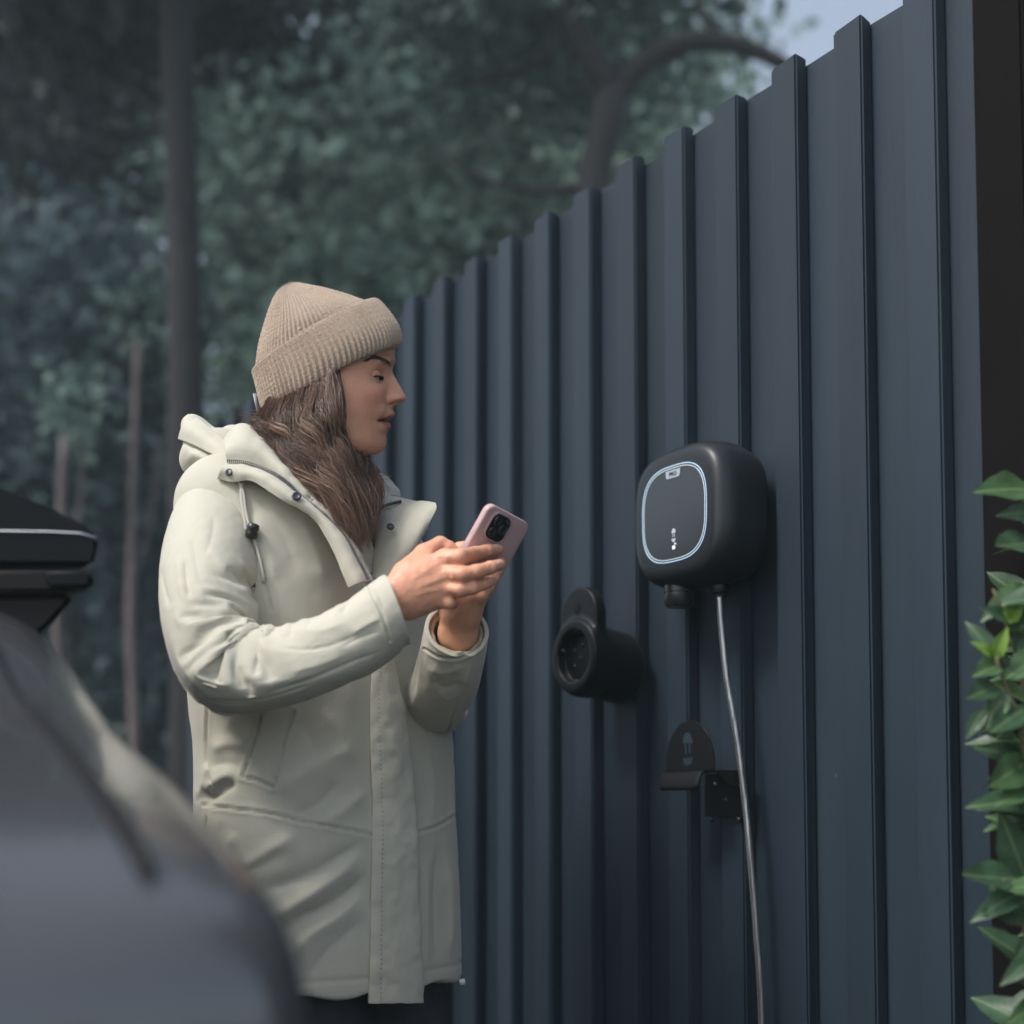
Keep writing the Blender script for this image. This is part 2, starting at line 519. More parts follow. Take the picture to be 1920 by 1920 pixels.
def emblem(parent, m, x, z, k, y, th=0.0006):
    """the maker's mark: a dome, two prongs and a bowl; k is its width"""
    dome = [(x + k * 0.5 * math.cos(a), z + k * (0.22 + 0.75 * math.sin(a))) for a in np.linspace(0, math.pi, 18)]
    flat_poly('emblem_dome', dome, y, th, m, parent)
    for sx in (-1, 1):
        c = x + sx * k * 0.2
        flat_poly('emblem_prong', [(c - .07 * k, z - .45 * k), (c + .07 * k, z - .45 * k), (c + .07 * k, z + .18 * k), (c - .07 * k, z + .18 * k)], y, th, m, parent)
    bowl = [(x + k * 0.5 * math.cos(a), z + k * (-0.75 + 0.55 * math.sin(a))) for a in np.linspace(math.pi, 2 * math.pi, 16)]
    flat_poly('emblem_bowl', bowl, y, th, m, parent)

M_case = mat('charger_case', (0.011, 0.014, 0.017), 0.36, spec=0.42, bump=0.00012, bump_scale=900)
M_glass = mat('charger_glass', (0.020, 0.026, 0.030), 0.22, spec=0.6)
M_ring = mat('charger_light', (0.5, 0.7, 0.9), 0.3, emit=(0.30, 0.58, 1.0), emit_s=0.06)
M_line = mat('charger_line', (0.7, 0.75, 0.8), 0.3, emit=(0.8, 0.9, 1.0), emit_s=0.05)
M_tab = mat('charger_tab', (0.36, 0.42, 0.47), 0.35)
M_mark = mat('charger_mark', (0.42, 0.46, 0.5), 0.4, emit=(0.8, 0.9, 1.0), emit_s=0.06)
M_lit = mat('charger_lit_icon', (0.9, 0.9, 0.9), 0.4, emit=(0.9, 0.97, 1.0), emit_s=0.2)
M_ink = mat('dark_ink', (0.003, 0.003, 0.004), 0.3, spec=0.2)
M_blackp = mat('black_plastic', (0.010, 0.011, 0.012), 0.3, spec=0.6)
M_blackm = mat('black_metal', (0.008, 0.0085, 0.010), 0.3, spec=0.5, coat=0.2, bump=0.0001, bump_scale=700)

ch = on_fence('wall_charger', 0.111, 0.026, 1.399, 'black rounded wall charger with a glowing blue outline on its front', 'charger')
rings = [(0.0, .86), (-.003, .90), (-.012, .945), (-.03, .985), (-.05, 1.0), (-.066, .992), (-.079, .965), (-.087, .93), (-.0925, .885), (-.0952, .84), (-.0965, .79), (-.097, .74)]
NS = 96; V = []; Fc = []
for y, k in rings:
    e = 3.2 if k > .9 else 3.4
    V += [(p[0] * k, y, p[1] * k) for p in squircle(.103, .103, NS, e)]
for i in range(len(rings) - 1):
    for j in range(NS):
        l = (j + 1) % NS
        Fc.append((i * NS + j, i * NS + l, (i + 1) * NS + l, (i + 1) * NS + j))
Fc.append(tuple(range(NS))); Fc.append(tuple((len(rings) - 1) * NS + j for j in range(NS)))
housing = fixn(mesh_np('housing', V, Fc, M_case, ch))
sq = lambda k: squircle(.1 * k, .1 * k, NS, 3.0)
ring_plate('light_ring', sq(.695), sq(.681), -.0976, .003, M_ring, ch)
ring_plate('trim_line', sq(.660), sq(.650), -.0977, .003, M_line, ch)
panel = flat_poly('front_panel', sq(.645), -.0974, .003, M_glass, ch)
tab_p = [(-.0155, .0625), (.0155, .0625), (.0150, .0535), (.0125, .0510), (-.0125, .0510), (-.0150, .0535)]
badge = flat_poly('badge', tab_p, -.0984, .002, M_tab, ch)
text_obj('lettering', 'PRO', .0085, M_ink, badge, (0, -.0986, .0565))
emblem(ch, M_mark, 0.0, -.030, .0085, -.0980)
lock = flat_poly('lock_icon', [(-.0028, -.0515), (.0028, -.0515), (.0028, -.0465), (-.0028, -.0465)], -.0980, .0006, M_lit, ch)
tube_obj('lock_shackle', [(.0022 + .0020 * math.cos(a) + .0012, -.0980, -.0462 + .0030 * math.sin(a)) for a in np.linspace(0, math.pi, 9)], .0005, M_lit, ch, 6)
for x, y, r, h in ((-.030, -.062, .0215, .034), (.026, -.036, .0130, .020)):
    prof = [(r * .8, 0.02), (r * .8, 0), (r, -.002), (r, -h * .35), (r * .93, -h * .38), (r * .93, -h * .42), (r * 1.0, -h * .45), (r * 1.0, -h * .85), (r * .8, -h), (r * .5, -h)]
    Vg, Fg = lathe_geo(prof, 28)
    g = mesh_np('cable_gland', [(a + x, b + y, c - .094) for a, b, c in Vg], Fg, M_blackp, ch); fixn(g); set_sharp(g.data, 50)

M_cable = mat('cable_sheath', (0.34, 0.35, 0.37), 0.2, spec=0.8, metal=0.8, var=0.35, var_scale=1, var_stretch=(260, 260, 3), bump=0.0006, bump_scale=1, bump_stretch=(500, 500, 4))
cab_pts = [FW(s, d, z) for s, d, z in ((.1374, .062, 1.290), (.139, .060, 1.24), (.145, .055, 1.16), (.156, .048, 1.08), (.166, .042, .98), (.173, .040, .90), (.179, .036, .80), (.184, .034, .70), (.190, .032, .4), (.195, .031, .15), (.205, .04, .03))]
cable = tube_obj('power_cable', spline([tuple(p) for p in cab_pts], 90), 0.0049, M_cable, None, 12)
tag(cable, 'grey sheathed power cable hanging from the wall charger past the hook', 'cable')

# plug holder
ho = on_fence('plug_holder', -.127, 0.026, 1.203, 'black plug holder with a round socket mouth and tall rounded back plate', 'plug holder')
g = Grid((-.085, -.125, -.085), (.085, .012, .15), 0.0016)
X, Yy, Z = g.X, g.Y, g.Z
tl = math.radians(9)
def cyl(X, Yy, Z, r, y0, y1, rnd=.004):
    yy = Yy * math.cos(tl) - Z * math.sin(tl) * 0.0; zz = Z + Yy * math.sin(tl)
    q = np.sqrt(X * X + zz * zz) - r + rnd; w = np.maximum(y0 - yy, yy - y1) + rnd
    return np.minimum(np.maximum(q, w), 0) + np.sqrt(np.maximum(q, 0) ** 2 + np.maximum(w, 0) ** 2) - rnd
body = cyl(X, Yy, Z, .057, -.098, .0)
zc = np.clip(Z, 0.0, .078)
w_ = .047
q = np.sqrt(X * X + (Z - zc) ** 2) - w_ + .003; wy = np.abs(Yy + .079) - .0105 + .003
plate = np.minimum(np.maximum(q, wy), 0) + np.sqrt(np.maximum(q, 0) ** 2 + np.maximum(wy, 0) ** 2) - .003
f = smin(body, plate, .012)
f = np.maximum(f, -cyl(X, Yy, Z, .041, -.14, -.082, .002))
g.f[:] = f
V, Q = g.mesh(); V = relax(V, Q, 3)
hb = mesh_np('shell', V, Q, mat('holder_black', (0.006, 0.007, 0.0085), 0.38, spec=0.22), ho)
insert_p = [(0.043 * math.cos(a), -.012 + .043 * math.sin(a)) for a in np.linspace(0, 2 * math.pi, 40, endpoint=False)]
emblem(ho, M_ink, 0.0, .083, .017, -.0901, .0008)
M_pin = mat('contact_metal', (0.5, 0.45, 0.38), 0.3, metal=1.0)
flat_poly('socket_face', [(.0405 * math.cos(a), .0125 + .0405 * math.sin(a)) for a in np.linspace(0, 2 * math.pi, 40, endpoint=False)], -.0832, .002, M_ink, ho)
for a, r_ in ((0, 0), (75, .02), (140, .02), (215, .02)):
    x = r_ * math.cos(math.radians(a)); z = .0085 + r_ * math.sin(math.radians(a))
    tube_obj('contact_pin', [(x, -.0825, z + .005), (x, -.0843, z + .005)], .0030, M_ink, ho, 8)
    tube_obj('contact_tip', [(x, -.0844, z + .005), (x, -.0848, z + .005)], .0008, M_pin, ho, 6)
for a in (20, 160, 270):
    c, s_ = math.cos(math.radians(a)), math.sin(math.radians(a))
    tube_obj('guide_rib', [(c * .038, -.081, s_ * .038 + .013), (c * .038, -.094, s_ * .038 + .0145)], .0022, M_blackp, ho, 6)

# cable hook
hk = on_fence('cable_hook', .100, 0.026, 1.036, 'glossy black bent metal cable hook below the wall charger, with a cut mark', 'hook')
dm = [(.052 * math.cos(a), .004 + .066 * math.sin(a)) for a in np.linspace(0, math.pi, 28)] + [(-.052, -.002), (.052, -.002)]
fp = flat_poly('front_plate', dm, -.062, .003, M_blackm, hk, .0006)
emblem(hk, M_fence, -.003, .032, .021, -.0624, .0004)
for zz in (.0366, .0364):
    pass
Vl = []; Fl = []
lipx = np.linspace(-.055, .030, 12)
prof = [(-.0605, -.003), (-.0645, -.007), (-.068, -.012), (-.071, -.018), (-.073, -.024), (-.074, -.030)]
for i, x in enumerate(lipx):
    e = min(1.0, min(i, 11 - i) / 2.0 * .55 + .35)
    for j, (y, z) in enumerate(prof):
        k = min(1.0, e + .45) if j > 2 else 1.0
        Vl.append((x, prof[0][0] + (y - prof[0][0]) * k, prof[0][1] + (z - prof[0][1]) * k))
for i in range(11):
    for j in range(5):
        a = i * 6 + j
        Fl.append((a, a + 1, a + 7, a + 6))
lip = mesh_np('front_lip', Vl, Fl, mat('lip_black', (0.006, 0.006, 0.007), 0.6, spec=0.15), hk)
md = lip.modifiers.new('thick', 'SOLIDIFY'); md.thickness = .0028; md.offset = 0
box_obj('shelf', (.010, -.030, -.0035), (.085, .059, .003), M_blackm, hk, .0008)
bp = [(-.033, -.068), (.050, -.068), (.050, -.006), (-.033, -.006)]
base = flat_poly('base_plate', bp, -.003, .003, M_blackm, hk, .0006)
gs = [(.0, -.052), (.0, -.058), (0, -.004)]
Vg = []; arc = [( -.058, -.005), (-.050, -.010), (-.040, -.018), (-.026, -.023), (-.012, -.025), (-.0035, -.026), (-.0035, -.005)]
bm = bmesh.new(); fv = [bm.verts.new((.050, y, z)) for y, z in arc]; fc = bm.faces.new(fv)
r = bmesh.ops.extrude_face_region(bm, geom=[fc]); bmesh.ops.translate(bm, vec=(.003, 0, 0), verts=[q for q in r['geom'] if isinstance(q, bmesh.types.BMVert)])
bm_obj('gusset', bm, M_blackm, hk, True, 30)
M_steel = mat('screw_steel', (0.55, 0.55, 0.56), 0.25, metal=1.0)
for x in (-.008, .030):
    Vg, Fg = lathe_geo([(.0030, 0), (.0036, -.0008), (.0030, -.0022), (.0012, -.0028)], 16, 'y')
    sc_ = mesh_np('screw', [(a + x, b - .0031, c - .020) for a, b, c in Vg], Fg, M_steel, hk); fixn(sc_)
for i, (x, h_) in enumerate(((.006, .0016), (.0095, .0024), (.013, .0045))):
    flat_poly('stamp', [(x - .001, -.0425 - h_ / 2), (x + .001, -.0425 - h_ / 2), (x + .001, -.0425 + h_ / 2), (x - .001, -.0425 + h_ / 2)], -.0034, .0004, M_steel, base)
for x in (-.016, .040):
    tube_obj('fixing_bolt', [(x, -.004, -.068), (x, -.004, -.076)], .0035, M_blackm, hk, 8)
# ------------------------------------------------------------------ trees behind the fence
M_bark = mat('bark', (0.008, 0.007, 0.009), 0.9, color2=(0.018, 0.016, 0.018), var_scale=6, var_stretch=(4, 4, 0.7), bump=0.02, bump_scale=14, bump_stretch=(3, 3, 0.5))
M_pale = mat('pale_bark', (0.16, 0.125, 0.12), 0.8, color2=(0.08, 0.065, 0.065), var_scale=4, var_stretch=(3, 3, 1.2))
def leaf_mat(name, base):
    m = mat(name, base, 0.6, spec=0.25)
    nt = m.node_tree; N = nt.nodes; L = nt.links; b = N['Principled BSDF']
    a = N.new('ShaderNodeVertexColor'); a.layer_name = 'Col'
    L.new(a.outputs['Color'], b.inputs['Base Color'])
    tr = N.new('ShaderNodeBsdfTranslucent'); L.new(a.outputs['Color'], tr.inputs['Color'])
    ms = N.new('ShaderNodeMixShader'); ms.inputs[0].default_value = 0.45
    L.new(b.outputs[0], ms.inputs[1]); L.new(tr.outputs[0], ms.inputs[2])
    L.new(ms.outputs[0], N['Material Output'].inputs['Surface'])
    return m
M_leaf = leaf_mat('woodland_leaves', (0.06, 0.1, 0.07))

def leaf_cloud(name, clumps, n, size, c1, c2, parent, seed):
    """n folded leaf blades spread through clumps (x, y, z, rx, ry, rz)"""
    r = np.random.default_rng(seed)
    C = np.array(clumps, float)
    wts = C[:, 3] * C[:, 4] * C[:, 5]; wts /= wts.sum()
    ci = r.choice(len(C), n, p=wts)
    d = r.normal(size=(n, 3)); d /= np.linalg.norm(d, axis=1)[:, None]
    rad = r.uniform(0.25, 1.0, n) ** 0.5
    # twigs: leaves gather in small bunches
    P = C[ci, :3] + d * rad[:, None] * C[ci, 3:6]
    tw = r.integers(0, max(2, n // 9), n)
    cen = P[r.integers(0, n, max(2, n // 9))]
    P = P * 0.35 + cen[tw] * 0.65 + r.normal(size=(n, 3)) * size * 0.9
    ax = r.normal(size=(n, 3)); ax[:, 2] -= 0.3; ax /= np.linalg.norm(ax, axis=1)[:, None]
    up = r.normal(size=(n, 3)); up[:, 2] += 0.8
    sd_ = np.cross(ax, up); sd_ /= np.linalg.norm(sd_, axis=1)[:, None] + 1e-9
    nr = np.cross(sd_, ax)
    L_ = size * r.uniform(0.6, 1.35, n)[:, None]; Wd = L_ * 0.30
    V = np.stack([P, P + ax * L_ * .5 + sd_ * Wd + nr * Wd * .35, P + ax * L_, P + ax * L_ * .5 - sd_ * Wd + nr * Wd * .35], 1).reshape(-1, 3)
    Q = np.arange(4 * n).reshape(-1, 4)
    T = np.vstack([Q[:, [0, 1, 2]], Q[:, [0, 2, 3]]])
    o = mesh_np(name, V, T, M_leaf, parent, smooth=False)
    k = r.uniform(0, 1, n)[:, None]
    br = r.choice(len(C), len(C))
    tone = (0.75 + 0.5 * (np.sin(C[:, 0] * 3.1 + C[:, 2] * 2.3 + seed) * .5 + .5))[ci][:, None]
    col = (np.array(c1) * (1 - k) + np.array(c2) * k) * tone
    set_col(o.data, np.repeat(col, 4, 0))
    o['kind'] = 'stuff'
    return o

def limb(P, r0, r1, n=14):
    P = spline(P, n)
    return P, np.linspace(r0, r1, n)

def tree(name, label, cat, base, trunk, limbs, clumps, nleaf, size, c1, c2, seed, group=None, bark=None):
    o = empty(name, base)
    tag(o, label, cat, group)
    b = np.array(base)
    bm_ = bark or M_bark
    P, R = limb(np.array(trunk[0]) - b, trunk[1], trunk[2], 22)
    rr = np.random.default_rng(seed)
    V, Fc = tube_geo(P, R * (1 + .06 * rr.normal(size=len(R))), 12)
    t = mesh_np('trunk', V, Fc, bm_, o)
    for Pl, r0, r1 in limbs:
        P, R = limb(np.array(Pl) - b, r0, r1)
        V, Fc = tube_geo(P, R, 8)
        mesh_np('limb', V, Fc, bm_, o)
    if nleaf:
        cl = [(c[0] - b[0], c[1] - b[1], c[2] - b[2], *c[3:]) for c in clumps]
        leaf_cloud('crown', cl, nleaf, size, c1, c2, o, seed)
    return o

def at(px, py, Y): return tuple(W(px, py, Y))
def gnd(px, Y): return (float(W(px, 1400, Y)[0]), Y, 0.0)
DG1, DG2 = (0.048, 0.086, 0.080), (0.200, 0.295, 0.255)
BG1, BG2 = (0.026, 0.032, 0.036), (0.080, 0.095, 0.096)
LG1, LG2 = (0.120, 0.200, 0.165), (0.370, 0.500, 0.410)  # leaf tones lightened to stand for sun and sky reflection
rg = np.random.default_rng(11)
def clump_line(specs):
    return [(*at(px, py, Y), rx, ry, rz) for px, py, Y, rx, ry, rz in specs]

# dark straight trunk behind the woman
Yt = 5.6
tree('pine_tree', 'tall dark straight trunk rising behind the woman and her hood', 'tree', gnd(358, Yt),
     ([gnd(358, Yt), at(352, 1300, Yt), at(349, 800, Yt), at(342, 400, Yt), at(330, 0, Yt), at(322, -500, Yt)], .083, .068),
     [([at(330, 300, Yt), at(260, 180, Yt + .3), at(120, 120, Yt + .5)], .022, .008), ([at(322, 60, Yt), at(450, -40, Yt + .4), at(620, -60, Yt + .6)], .03, .01)],
     clump_line([(120, 90, Yt + 1.0, .6, .5, .4), (480, -80, Yt + 1.0, .8, .5, .5), (200, -220, Yt, .9, .8, .6), (600, 60, Yt + 1.3, .6, .4, .35), (20, -40, Yt + .6, .6, .5, .5)]),
     5200, .12, BG1, BG2, 3)
# forked tree above the fence
Yf = 6.4
tree('forked_tree', 'forked tree spreading two thick arms above the fence top', 'tree', gnd(1090, Yf),
     ([gnd(1085, Yf), at(1095, 900, Yf), at(1105, 400, Yf), at(1125, 290, Yf), at(1150, 165, Yf)], .105, .085),
     [([at(1150, 175, Yf), at(1110, 110, Yf), at(1060, 20, Yf), at(1010, -120, Yf), at(930, -330, Yf)], .082, .045),
      ([at(1145, 190, Yf), at(1200, 125, Yf), at(1270, 85, Yf), at(1350, 78, Yf), at(1440, 105, Yf), at(1560, 180, Yf)], .068, .028),
      ([at(1360, 80, Yf), at(1320, 30, Yf), at(1310, -30, Yf + .2), at(1370, -160, Yf + .3)], .028, .015),
      ([at(1100, 350, Yf), at(1020, 358, Yf - .1), at(930, 345, Yf - .2), at(840, 300, Yf - .2)], .030, .012),
      ([at(1080, 60, Yf), at(980, 130, Yf + .2), at(900, 150, Yf + .3), at(780, 180, Yf + .4)], .03, .012)],
     clump_line([(930, 60, Yf + .5, .6, .5, .45), (780, 170, Yf + .9, .5, .5, .45), (1240, 250, Yf + .6, .5, .4, .4), (1000, 250, Yf + .8, .45, .4, .35),
                 (1180, 20, Yf + .8, .5, .4, .3), (900, 330, Yf + .4, .45, .3, .25), (1330, 210, Yf + .9, .35, .4, .28), (900, -150, Yf, 1.0, .8, .6), (1300, -260, Yf + .3, .9, .8, .5)]),
     5200, .11, DG1, DG2, 4)
# the broad-leaved trees that fill the background
specs = [
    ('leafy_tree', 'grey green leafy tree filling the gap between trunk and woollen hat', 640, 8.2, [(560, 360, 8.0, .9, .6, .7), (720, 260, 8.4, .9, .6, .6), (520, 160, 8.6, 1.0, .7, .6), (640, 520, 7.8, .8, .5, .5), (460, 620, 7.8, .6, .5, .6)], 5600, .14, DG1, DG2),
    ('leafy_tree', 'green tree with sunlight painted into its leaves low behind the middle of the fence top', 820, 7.6, [(860, 450, 7.5, .7, .5, .45), (740, 470, 7.3, .6, .5, .4), (980, 330, 7.6, .6, .5, .4), (640, 660, 7.0, .6, .4, .5), (440, 740, 7.2, .5, .4, .4)], 3400, .14, LG1, LG2),
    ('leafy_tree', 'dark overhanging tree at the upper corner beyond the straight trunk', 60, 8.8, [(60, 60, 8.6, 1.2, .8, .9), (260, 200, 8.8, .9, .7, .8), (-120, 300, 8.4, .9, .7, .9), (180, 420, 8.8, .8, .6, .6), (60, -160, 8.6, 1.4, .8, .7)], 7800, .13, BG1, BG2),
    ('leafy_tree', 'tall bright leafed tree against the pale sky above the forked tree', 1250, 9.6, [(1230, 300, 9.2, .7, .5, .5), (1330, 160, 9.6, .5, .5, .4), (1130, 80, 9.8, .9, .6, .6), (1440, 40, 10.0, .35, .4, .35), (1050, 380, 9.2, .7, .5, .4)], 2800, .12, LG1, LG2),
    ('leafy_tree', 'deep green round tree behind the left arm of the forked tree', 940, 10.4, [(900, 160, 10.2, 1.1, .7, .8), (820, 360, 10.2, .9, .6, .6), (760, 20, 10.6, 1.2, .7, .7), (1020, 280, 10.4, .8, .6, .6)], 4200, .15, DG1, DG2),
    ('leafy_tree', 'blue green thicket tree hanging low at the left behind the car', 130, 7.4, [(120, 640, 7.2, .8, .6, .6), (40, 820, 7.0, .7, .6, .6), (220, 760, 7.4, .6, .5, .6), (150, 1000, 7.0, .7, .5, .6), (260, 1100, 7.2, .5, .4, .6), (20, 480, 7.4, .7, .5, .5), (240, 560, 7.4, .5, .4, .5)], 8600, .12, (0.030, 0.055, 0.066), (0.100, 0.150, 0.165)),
]
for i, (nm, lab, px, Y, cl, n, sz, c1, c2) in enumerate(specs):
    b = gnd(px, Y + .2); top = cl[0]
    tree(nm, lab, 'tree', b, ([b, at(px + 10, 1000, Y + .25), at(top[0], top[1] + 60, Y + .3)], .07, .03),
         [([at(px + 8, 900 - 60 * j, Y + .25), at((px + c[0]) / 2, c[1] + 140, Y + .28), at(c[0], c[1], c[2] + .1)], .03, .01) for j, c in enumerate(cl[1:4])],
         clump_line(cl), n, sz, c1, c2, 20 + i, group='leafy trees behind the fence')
# thin pale stems
for j, (px, Y, top) in enumerate(((246, 6.6, 640), (108, 6.2, 820))):
    tree('sapling', ['thin pinkish stem standing between the car mirror and dark trunk', 'thin pale grey stem showing under the car mirror'][j], 'tree', gnd(px, Y),
         ([gnd(px, Y), at(px + 4, 1400, Y), at(px - 2, 1150, Y), at(px + 12, top, Y)], .030 if j == 0 else .022, .018), [([at(px, 1100, Y), at(px + 40, 960, Y + .1), at(px + 50, 820, Y + .1)], .012, .005)],
         clump_line([(px + 20, top - 60, Y + .1, .25, .25, .3)]), 160, .07, DG1, DG2, 50 + j, bark=M_pale)
# far wood that reads as one mass
far = []
for k in range(60):
    px = rg.uniform(-700, 2000); Y = rg.uniform(13, 18)
    tp = 1150 if px < 1350 else 1350
    py = rg.uniform(-350 if px < 1330 else 330, tp)
    if px > 640 and py < 600 and rg.random() < (.9 if px > 1080 else .65): continue          # gaps where the pale sky shows
    far.append((*at(px, py, Y), 1.5, .8, 1.2))
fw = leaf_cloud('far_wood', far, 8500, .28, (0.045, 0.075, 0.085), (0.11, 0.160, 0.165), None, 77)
tag(fw, 'distant blurred green wood closing the view behind the trees', 'wood', kind='stuff')
hedge_c = []
for k in range(46):
    px = rg.uniform(-400, 900); Y = rg.uniform(8.6, 9.8)
    hedge_c.append((*at(px, rg.uniform(950, 1750), Y), .6, .4, .5))
hd = leaf_cloud('hedge', hedge_c, 16000, .13, (0.024, 0.050, 0.062), (0.060, 0.105, 0.120), None, 78)
tag(hd, 'dense dark blue green hedge low behind the car and the saplings', 'hedge', kind='stuff')

# ------------------------------------------------------------------ laurel shrub at the gate
M_stem = mat('shrub_stem', (0.10, 0.085, 0.045), 0.7, color2=(0.16, 0.15, 0.07), var_scale=30)
def laurel_mat(name, top, vein):
    m = mat(name, top, 0.40, spec=0.38, var=0.35, var_scale=45)
    nt = m.node_tree; N = nt.nodes; L = nt.links; b = N['Principled BSDF']
    # midrib and side veins along the blade's own length
    tc = N.new('ShaderNodeTexCoord'); sp = N.new('ShaderNodeSeparateXYZ'); L.new(tc.outputs['Object'], sp.inputs[0])
    ab = N.new('ShaderNodeMath'); ab.operation = 'ABSOLUTE'; L.new(sp.outputs['X'], ab.inputs[0])
    lt = N.new('ShaderNodeMapRange'); lt.inputs['From Min'].default_value = 0.0012; lt.inputs['From Max'].default_value = 0.0004; L.new(ab.outputs[0], lt.inputs[0])
    sv = N.new('ShaderNodeMath'); sv.operation = 'MULTIPLY_ADD'; sv.inputs[1].default_value = -0.9; L.new(ab.outputs[0], sv.inputs[0]); L.new(sp.outputs['Y'], sv.inputs[2])
    wv = N.new('ShaderNodeMath'); wv.operation = 'MULTIPLY'; wv.inputs[1].default_value = 900; L.new(sv.outputs[0], wv.inputs[0])
    sn = N.new('ShaderNodeMath'); sn.operation = 'SINE'; L.new(wv.outputs[0], sn.inputs[0])
    bp = N.new('ShaderNodeBump'); bp.inputs['Distance'].default_value = 0.0003; bp.inputs['Strength'].default_value = 0.1
    L.new(sn.outputs[0], bp.inputs['Height']); L.new(bp.outputs[0], b.inputs['Normal'])
    mx = N.new('ShaderNodeMix'); mx.data_type = 'RGBA'
    L.new(b.inputs['Base Color'].links[0].from_socket, mx.inputs[6]); mx.inputs[7].default_value = (*vein, 1)
    L.new(lt.outputs[0], mx.inputs[0]); L.new(mx.outputs[2], b.inputs['Base Color'])
    tr = N.new('ShaderNodeBsdfTranslucent'); tr.inputs['Color'].default_value = (top[0] * 1.6, top[1] * 1.6, top[2] * .8, 1)
    ms = N.new('ShaderNodeMixShader'); ms.inputs[0].default_value = 0.18
    L.new(b.outputs[0], ms.inputs[1]); L.new(tr.outputs[0], ms.inputs[2]); L.new(ms.outputs[0], N['Material Output'].inputs['Surface'])
    return m
M_laurel = [laurel_mat('laurel_dark', (0.045, 0.095, 0.050), (0.16, 0.22, 0.11)), laurel_mat('laurel_mid', (0.065, 0.130, 0.055), (0.19, 0.27, 0.11)),
            laurel_mat('laurel_young', (0.150, 0.270, 0.045), (0.27, 0.38, 0.10))]
def leaf_mesh(Lg, Wd, curl, fold, wave, m, seed):
    """pointed laurel blade, base at the origin, length along y"""
    r = random.Random(seed); n = 14; V = []; Fc = []
    for i in range(n + 1):
        t = i / n
        w = Wd * (math.sin(math.pi * t ** 0.9) ** 0.85) * (1 - .25 * t) if 0 < t < 1 else 0.0004
        yc = Lg * t; zc = -curl * Lg * t * t
        for j in (-2, -1, 0, 1, 2):
            x = w * j / 2 * (1 + (.05 * math.sin(9 * t * math.pi + seed) if abs(j) == 2 else 0))
            z = zc + fold * abs(x) + wave * w * math.sin(t * 11 + j + seed) * (abs(j) / 2)
            V.append((x, yc, z))
    for i in range(n):
        for j in range(4):
            a = i * 5 + j
            Fc.append((a, a + 1, a + 6, a + 5))
    me = bpy.data.meshes.new('leaf'); me.from_pydata(V, [], Fc); me.update(); me.materials.append(m)
    me.polygons.foreach_set('use_smooth', np.ones(len(Fc), dtype=bool))
    return me
LM = [[leaf_mesh(.075, .0195, c, .35, .12, M_laurel[k], s) for s, c in ((1, .12), (2, .30), (3, -.08), (4, .45))] for k in range(3)]
LMs = [leaf_mesh(.042, .011, .2, .5, .1, M_laurel[2], 7), leaf_mesh(.036, .012, .1, .6, .1, M_laurel[1], 8)]
shrub = empty('laurel_shrub', gnd(1960, 1.46))
tag(shrub, 'glossy green laurel shrub leaning in front of the dark gate post', 'shrub')
sb = Vector(shrub.location)
rs = random.Random(3)
leaf_n = 0
def put_leaf(p, d, up, me, k=1.0):
    o = bpy.data.objects.new('leaf', me); COL.objects.link(o); o.parent = shrub
    y = Vector(d).normalized(); x = y.cross(Vector(up)).normalized(); z = x.cross(y)
    R = Matrix((x, y, z)).transposed().to_4x4()
    o.matrix_local = Matrix.Translation(Vector(p) - sb) @ R @ Matrix.Diagonal((k, k, k, 1))
stems = [
    [(2010, 1900, 1.50), (1985, 1600, 1.49), (1945, 1380, 1.47), (1905, 1230, 1.46), (1880, 1150, 1.45), (1862, 1105, 1.44)],
    [(1990, 1700, 1.52), (1965, 1300, 1.53), (1950, 1100, 1.53), (1935, 960, 1.52), (1930, 880, 1.52)],
    [(1980, 2100, 1.47), (1950, 1900, 1.46), (1925, 1760, 1.45), (1905, 1690, 1.44), (1880, 1650, 1.43)],
    [(1975, 1560, 1.45), (1940, 1480, 1.44), (1912, 1360, 1.43), (1888, 1290, 1.43), (1868, 1235, 1.42)],
    [(2060, 2100, 1.55), (2030, 1500, 1.56), (2010, 1150, 1.56), (1990, 820, 1.55)],
    [(2120, 2100, 1.45), (2100, 1500, 1.45), (2060, 1250, 1.45), (2040, 1000, 1.46)],
]
stem_pts = []
for si, st in enumerate(stems):
    P = spline([at(*q) for q in st], 26)
    base = np.array([sb.x + .05 + .02 * si, sb.y + .03, 0.0])
    P = np.vstack([spline([base, (base + P[0]) / 2 + np.array([.02, 0, 0]), P[0]], 10)[:-1], P])
    tube = tube_obj('stem', P - np.array(sb), np.linspace(.007, .0016, len(P)), M_stem, shrub, 6)
    stem_pts.append(P)
